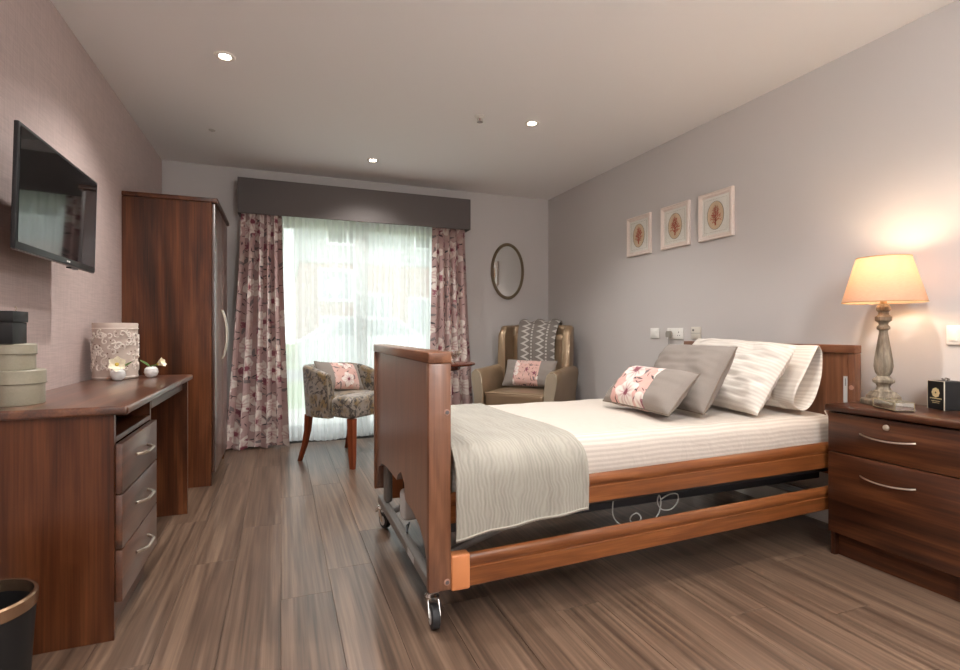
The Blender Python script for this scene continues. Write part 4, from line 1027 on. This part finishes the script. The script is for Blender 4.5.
MB().prism([(p[0], p[2]) for p in el(ma - 0.001, mb_ - 0.001, 0)], 1, -0.011, -0.006).build('mirror_glass', mirror_m, t)

# ------------------------------------------------------------------ upholstery helpers
def shell(plan, nrm_in, ztop, zbot, th, nv=14, lean=0.0, roll=0.5):
    """Upholstered wall following plan points (x, y), thickness th inwards, rounded at its top edge."""
    rings = []
    n = len(plan)
    for i, (x, y) in enumerate(plan):
        a = V(plan[max(0, i - 1)]); b = V(plan[min(n - 1, i + 1)]); tg = (b - a).normalized(); nr = V((-tg.y, tg.x)) * nrm_in
        zt = ztop(i / (n - 1)); zb = zbot; r = th / 2; ring = []
        sec = [(0, zb), (0, zb + (zt - zb) * 0.33), (0, zb + (zt - zb) * 0.66), (0, zt - r)]
        sec += [(r - r * math.cos(q * PI / 8), zt - r + r * math.sin(q * PI / 8)) for q in range(1, 8)]
        sec += [(th, zt - r), (th * 1.08, zb + (zt - zb) * 0.66), (th * 1.1, zb + (zt - zb) * 0.33), (th, zb)]
        for o, zz in sec:
            k = lean * (zz - zb)
            ring.append((x + nr.x * o, y + nr.y * o + k, zz))
        rings.append(ring)
    return MB().loft(rings)
def soft_box(lo, hi, crown=0.02, r=0.03, n=14, seed=1.0, front_round=True):
    """A cushion block with rounded edges and a crowned top."""
    cx, cy, cz = [(a + b) / 2 for a, b in zip(lo, hi)]; hx, hy, hz = [(b - a) / 2 for a, b in zip(lo, hi)]
    bm = bmesh.new(); bmesh.ops.create_cube(bm, size=2.0); bmesh.ops.subdivide_edges(bm, edges=list(bm.edges), cuts=n, use_grid_fill=True)
    vs = []
    for p in bm.verts:
        q = V((p.co.x * hx, p.co.y * hy, p.co.z * hz)); c = V([max(-h + r, min(h - r, k)) for h, k in zip((hx, hy, hz), q)])
        d = q - c
        if d.length > 1e-9: q = c + d.normalized() * r
        if p.co.z > 0: q.z += crown * (1 - p.co.x ** 2) * (1 - p.co.y ** 2)
        vs.append(q + V((cx, cy, cz)))
    bm.verts.index_update(); fs = [[w.index for w in f.verts] for f in bm.faces]; bm.free()
    return MB().add(vs, fs)
def arc(cx, cy, rx, ry, a0, a1, n): return [(cx + rx * math.cos(a0 + (a1 - a0) * k / n), cy + ry * math.sin(a0 + (a1 - a0) * k / n)) for k in range(n + 1)]

# ------------------------------------------------------------------ wing armchair in the corner (local: faces -y)
AL, AR = (2.100, 4.200, 0), math.radians(-47)
t = thing('wing_armchair', 'bronze leather wing armchair in the corner under the mirror', 'armchair', AL, AR)
# back with curved wings: plan runs from the front of one wing round to the other
plan = [(-0.352, 0.08), (-0.352, 0.13), (-0.349, 0.20), (-0.338, 0.26), (-0.305, 0.315), (-0.25, 0.338), (-0.12, 0.350), (0.0, 0.352), (0.12, 0.350), (0.25, 0.338), (0.305, 0.315), (0.338, 0.26), (0.349, 0.20), (0.352, 0.13), (0.352, 0.08)]
def wz(s):
    e = min(s, 1 - s); return 1.050 + 0.008 * math.sin(PI * s) - 0.07 * max(0, 1 - e / 0.09) ** 2.0
shell(plan, -1, wz, 0.34, 0.070, lean=0.06).build('back_and_wings', leather, t, 60)
soft_box((-0.27, 0.17, 0.44), (0.27, 0.285, 0.99), 0.0, 0.045).xf(Matrix.Translation((0, 0.03, 0)) @ Matrix.Rotation(-0.06, 4, 'X')).build('back_cushion', leather, t, 60)
soft_box((-0.275, -0.375, 0.335), (0.275, 0.20, 0.475), 0.012, 0.028).build('seat_cushion', leather, t, 60)
MB().box((-0.275, -0.345, 0.16), (0.275, 0.30, 0.334), 0.012, 3).build('seat_base', leather, t)
MB().tube([(-0.268, -0.370, 0.466), (0.268, -0.370, 0.466)], 0.005, 6).build('seat_piping', leather, t)
aprof = [(0.277, 0.14), (0.350, 0.14), (0.354, 0.30), (0.362, 0.45), (0.378, 0.54), (0.387, 0.60), (0.381, 0.645), (0.358, 0.668), (0.328, 0.666), (0.303, 0.640), (0.290, 0.59), (0.280, 0.50), (0.277, 0.38)]
for s in (-1, 1):
    rings = []
    for y, kx, dz in ((-0.385, 0.93, -0.012), (-0.375, 1.0, 0.0), (-0.2, 1.0, 0.004), (0.0, 1.0, 0.012), (0.20, 0.98, 0.02), (0.29, 0.94, 0.02)):
        cxm, czm = 0.335, 0.40
        ring = [(s * (cxm + (a - cxm) * kx), y, czm + (b - czm) * (kx if b > czm else 1) + (dz if b > 0.5 else 0)) for a, b in aprof]
        rings.append(ring if s > 0 else ring[::-1])
    am = MB().loft(rings).build('arm', leather, t, 50)
    MB().prism([(s * (0.335 + (a - 0.335) * 0.86), 0.40 + (b - 0.40) * 0.94) for a, b in aprof], 1, -0.391, -0.3855).build('arm_facing', leather_pale, am)
    MB().tube([(s * (0.335 + (a - 0.335) * 0.95), -0.386, 0.40 + (b - 0.40) * 0.97) for a, b in aprof], 0.0045, 6, True).build('arm_piping', leather_pale, am)
for x in (-0.29, 0.29):
    MB().loft([sq_l for sq_l in ([(x - h, yy - h, zz), (x + h, yy - h, zz), (x + h, yy + h, zz), (x - h, yy + h, zz)] for h, yy, zz in ((0.016, -0.30, 0.0), (0.024, -0.30, 0.159)))]).build('leg', leg_wood, t)
    MB().loft([sq_l for sq_l in ([(x - h, yy - h, zz), (x + h, yy - h, zz), (x + h, yy + h, zz), (x - h, yy + h, zz)] for h, yy, zz in ((0.016, 0.30, 0.0), (0.024, 0.26, 0.159)))]).build('leg', leg_wood, t)
AM = Matrix.Translation(AL) @ Matrix.Rotation(AR, 4, 'Z')
# knitted throw hanging over the chair back
def throw_path():
    # (y, z) from behind the back, over the top and down the front of the back cushion
    P = [V((0, a, b)) for a, b in ((0.425, 0.70), (0.428, 0.85), (0.432, 0.98), (0.425, 1.062), (0.385, 1.092), (0.335, 1.080), (0.285, 1.040), (0.238, 0.98), (0.205, 0.88), (0.190, 0.74), (0.178, 0.60), (0.165, 0.53))]
    out = []
    for i in range(len(P) - 1):
        p0, p1, p2, p3 = P[max(0, i - 1)], P[i], P[i + 1], P[min(len(P) - 1, i + 2)]
        for q in range(6):
            s = q / 6; out.append(0.5 * ((2 * p1) + (p2 - p0) * s + (2 * p0 - 5 * p1 + 4 * p2 - p3) * s * s + (3 * p1 - p0 - 3 * p2 + p3) * s ** 3))
    out.append(P[-1]); return out
tp = throw_path(); tl_ = [0.0]
for a, b in zip(tp, tp[1:]): tl_.append(tl_[-1] + (b - a).length)
def thr(u, v):
    k = min(int(v * (len(tp) - 1)), len(tp) - 1); p = tp[k]
    x = -0.005 + (u - 0.5) * (0.385 + 0.03 * math.sin(v * 4 + 1)) + 0.035 * (v - 0.55)
    rip = 0.011 * math.sin(u * 2 * PI * 2.6 + 0.6) + 0.004 * nz((u * 7, v * 5, 2.0), 1.0)
    return AM @ V((x, p.y - rip * (1 if v > 0.35 else -1) - (0.012 if v > 0.35 else -0.012), p.z + (0.012 * math.sin(u * 2 * PI * 2.6) + 0.008 if 0.2 < v < 0.5 else 0)))
o = solo(MB().grid(60, len(tp) - 1, thr, lambda u, v: (u * 0.315 + 0.0, tl_[min(int(v * (len(tp) - 1)), len(tp) - 1)])), 'knitted_throw', knit_m, 'grey knitted throw with white zigzags over the armchair back', 'throw', tuple(AM @ V((0, 0.3, 1.05))), sharp=180)
sm = o.modifiers.new('thickness', 'SOLIDIFY'); sm.thickness = 0.010; sm.offset = 0.0
bs = AM @ V((0.0, -0.05, 0.500))
cushion('armchair_cushion', 'oblong taupe cushion with a pink floral panel on the armchair', tuple(bs), AR - 0.05, math.radians(28), 0.49, 0.26, 0.12, 6.0, grey_linen, floral_small, 0.50, -0.05, grey_linen, pinch=0.04)

# ------------------------------------------------------------------ tub chair by the window (local: faces -y)
TL, TR = (0.50, 4.165, 0), math.radians(40.2)
t = thing('tub_chair', 'damask velvet tub chair with wooden legs before the window', 'chair', TL, TR)
plan = [(-0.290, -0.075), (-0.294, -0.03), (-0.295, 0.02), (-0.290, 0.09), (-0.262, 0.185), (-0.205, 0.255), (-0.12, 0.293), (0.0, 0.305), (0.12, 0.293), (0.205, 0.255), (0.262, 0.185), (0.290, 0.09), (0.295, 0.02), (0.294, -0.03), (0.290, -0.075)]
def tz(s): e = min(s, 1 - s); return 0.735 - 0.055 * max(0, 1 - e / 0.30) ** 1.3
shell(plan, -1, tz, 0.355, 0.058, lean=0.10).build('shell', damask, t, 60)
soft_box((-0.232, -0.078, 0.365), (0.232, 0.215, 0.512), 0.012, 0.03).build('seat', damask, t, 60)
soft_box((-0.283, -0.290, 0.362), (0.283, -0.080, 0.515), 0.012, 0.035).build('seat_front', damask, t, 60)
for s in (0, -1):
    x, y = plan[s]; MB().tube([(x * 0.99, y - 0.004, 0.36), (x * 0.985, y + 0.008, 0.5), (x * 0.98, y + 0.022, 0.62), (x * 0.93, y + 0.03, tz(0) - 0.005), (x * 0.84, y + 0.022, 0.63), (x * 0.80, y, 0.50)], 0.005, 6).build('piping', velvet, t)
for x in (-0.245, 0.245):
    q = lambda h, cx, cy, zz: [(cx - h, cy - h, zz), (cx + h, cy - h, zz), (cx + h, cy + h, zz), (cx - h, cy + h, zz)]
    MB().loft([q(0.015, x, -0.265, 0.0), q(0.020, x, -0.262, 0.10), q(0.025, x * 0.99, -0.255, 0.362)]).build('leg', leg_wood, t)
    s = 1 if x > 0 else -1
    MB().loft([q(0.013, x + s * 0.01, 0.262, 0.0), q(0.016, x, 0.222, 0.12), q(0.019, x * 0.97, 0.196, 0.24), q(0.023, x * 0.95, 0.190, 0.362)]).build('leg', leg_wood, t)
TMx = Matrix.Translation(TL) @ Matrix.Rotation(TR, 4, 'Z')
cushion('tub_chair_cushion', 'grey cushion with a pink floral panel sitting in the tub chair', tuple(TMx @ V((-0.01, 0.045, 0.533))), TR - 0.15, math.radians(33), 0.40, 0.25, 0.12, 9.0, grey_linen, floral_small, 0.58, 0.14, pip_m, pinch=0.05, roll=-0.12)

# ------------------------------------------------------------------ round table and glass dish
RX, RY, RZ = 1.21, 4.03, 0.742
t = thing('round_table', 'small round dark wood pedestal table behind the footboard', 'table', (RX, RY, 0))
MB().lathe([(0.268, RZ - 0.022), (0.285, RZ - 0.018), (0.288, RZ - 0.010), (0.285, RZ - 0.003), (0.275, RZ)], (RX, RY, 0), 64).build('table_top', table_wood, t)
MB().lathe([(0.150, RZ - 0.062), (0.165, RZ - 0.055), (0.168, RZ - 0.0225)], (RX, RY, 0), 40).build('apron', table_wood, t)
MB().lathe([(0.045, 0.16), (0.050, 0.20), (0.030, 0.30), (0.040, 0.42), (0.028, 0.55), (0.036, RZ - 0.0625)], (RX, RY, 0), 24).build('pedestal', table_wood, t)
for k in range(3):
    a = 2 * PI * k / 3 + 1.2; c, s = math.cos(a), math.sin(a)
    MB().tube([(RX + c * 0.03, RY + s * 0.03, 0.20), (RX + c * 0.12, RY + s * 0.12, 0.16), (RX + c * 0.20, RY + s * 0.20, 0.06), (RX + c * 0.27, RY + s * 0.27, 0.016)], [0.024, 0.022, 0.018, 0.014], 8).build('foot', table_wood, t)
gx, gy = 1.300, 3.965
t = thing('glass_dish', 'cut glass dish on the round table behind the footboard', 'dish', (gx, gy, RZ))
MB().lathe([(0.030, RZ + 0.0005), (0.032, RZ + 0.006), (0.012, RZ + 0.014), (0.012, RZ + 0.034), (0.045, RZ + 0.050), (0.072, RZ + 0.078), (0.080, RZ + 0.098), (0.077, RZ + 0.098), (0.068, RZ + 0.080), (0.042, RZ + 0.055)], (gx, gy, 0), 20).build('bowl', glass_box, t, 10)
gb = plain('glass_pebble', S(236, 236, 240), 0.08)
for k in range(7):
    a = k * 0.9; MB().lathe([(0.003, -0.009), (0.010, -0.004), (0.011, 0.003), (0.003, 0.009)], (gx + 0.038 * math.cos(a) * (k > 0), gy + 0.038 * math.sin(a) * (k > 0), RZ + 0.074 + (0.018 if k == 0 else 0)), 8).build('glass_pebble', gb, t, 20)

# ------------------------------------------------------------------ beyond the window
def ext(name, mb, mat, label, cat, loc): return solo(mb, name, mat, label, cat, loc)
m = MT('lawn_grass'); m.p(Base_Color=m.mix(m.noise(m.obj(), 3, 5), S(110, 140, 76), S(150, 170, 110)), Roughness=0.9); grass_m = m.m
g0 = MB().box((-30, YB + 0.36, -0.40), (40, 45, -0.06)); go = g0.build('lawn', grass_m); go['kind'] = 'structure'
g0 = MB().box((-4, YB + 0.36, -0.0595), (6, 7.2, -0.03)); go = g0.build('patio_paving', plain('pale_paving', S(200, 196, 188), 0.8)); go['kind'] = 'structure'
g0 = MB().box((-30, 11.5, -0.0595), (40, 15.0, -0.05)); go = g0.build('access_road', plain('grey_tarmac', S(140, 140, 142), 0.9)); go['kind'] = 'structure'
m = MT('red_brick'); v = m.obj()
brn = m.n('ShaderNodeTexBrick', {'Vector': m.comb(m.xyz(v)[0], m.xyz(v)[2]), 'Color1': S(168, 112, 92), 'Color2': S(150, 98, 82), 'Mortar': S(190, 178, 166), 'Scale': 4.4, 'Mortar Size': 0.012})
m.p(Base_Color=brn.outputs[0], Roughness=0.9); brick_m = m.m
clad_m = plain('grey_cladding', S(168, 170, 170), 0.7); roof_m = plain('slate_roof', S(112, 112, 116), 0.8)
dark_glass = plain('far_window_glass', S(120, 130, 138), 0.1)
def house(x0, x1, y, h1, h2, label, wins):
    t = thing('house', label, 'house', ((x0 + x1) / 2, y, -0.06))
    MB().box((x0, y, -0.06), (x1, y + 7, h1)).build('brick_wall', brick_m, t)
    z = h1
    while z < h2 - 0.01:
        MB().box((x0 - 0.05, y - 0.05, z + 0.004), (x1 + 0.05, y + 7.05, min(z + 0.20, h2) - 0.006)).build('cladding_board', clad_m, t); z += 0.20
    MB().prism([(y - 0.4, h2), (y + 3.5, h2 + 2.2), (y + 7.4, h2)], 0, x0 - 0.3, x1 + 0.3).build('roof', roof_m, t)
    for a, b, c, d in wins:
        f = MB().box((a, y - 0.09, c), (b, y - 0.02, c + 0.08)).box((a, y - 0.09, d - 0.08), (b, y - 0.02, d)).box((a, y - 0.09, c + 0.08), (a + 0.08, y - 0.02, d - 0.08)).box((b - 0.08, y - 0.09, c + 0.08), (b, y - 0.02, d - 0.08)).box(((a + b) / 2 - 0.04, y - 0.09, c + 0.08), ((a + b) / 2 + 0.04, y - 0.02, d - 0.08)).build('window_frame', upvc, t)
        MB().box((a + 0.08, y - 0.05, c + 0.08), (b - 0.08, y - 0.03, d - 0.08)).build('pane', dark_glass, f)
house(0.6, 7.6, 18.0, 3.3, 6.0, 'red brick house with grey boarded upper storey across the road', [(1.2, 2.3, 2.0, 3.1), (2.7, 3.6, 0.7, 2.3), (4.2, 5.6, 0.8, 2.2), (1.2, 2.3, 0.4, 1.5), (1.4, 2.8, 3.9, 5.2), (4.4, 5.8, 3.9, 5.2)])
house(10.5, 17.0, 21.0, 5.2, 5.6, 'plain red brick house with white windows at the road bend', [(11.0, 12.2, 0.8, 2.2), (13.2, 14.6, 0.8, 2.2), (11.0, 12.2, 3.2, 4.5), (13.2, 14.6, 3.2, 4.5)])
# a parked car
t = thing('parked_car', 'small silver car parked on the road outside the window', 'car', (2.3, 13.2, -0.05))
car_m = plain('silver_car_paint', S(206, 208, 212), 0.25, 0.4)
MB().prism([(0.4, 0.15), (4.2, 0.15), (4.25, 0.55), (4.1, 0.78), (3.25, 0.86), (2.65, 1.32), (1.25, 1.34), (0.62, 0.88), (0.38, 0.75)], 1, 12.4, 14.0).build('body', car_m, t)
MB().prism([(2.62, 1.27), (3.10, 0.90), (1.05, 0.90), (1.30, 1.28)], 1, 12.38, 14.02).build('side_glass', dark_glass, t)
for x in (1.1, 3.5):
    for y in (12.44, 13.80): MB().lathe([(0.20, 0), (0.31, 0.02), (0.31, 0.15), (0.20, 0.17)], (x, y, 0.26), 24, 1).build('wheel', rubber, t)
# clipped hedge as one thing with its leafy clumps
m = MT('hedge_leaf'); m.p(Base_Color=m.mix(m.noise(m.obj(), 12, 3), S(70, 96, 50), S(110, 134, 78)), Roughness=0.9); hedge_m = m.m
hb = MB().grid(70, 24, lambda u, v: (lambda a: V((-5 + 4.6 * u, 10.4 + 0.40 * math.cos(a), -0.05 + max(0.0, 1.15 * math.sin(a))) ) + V((0.07 * nz((u * 30, v * 9, 1), 1), 0.10 * nz((u * 30, v * 9, 5), 1), 0.10 * nz((u * 30, v * 9, 9), 1) * math.sin(a))))(PI - PI * v))
ext('clipped_hedge', hb, hedge_m, 'clipped green hedge on the lawn outside the window', 'hedge', (-2.7, 10.4, -0.06))
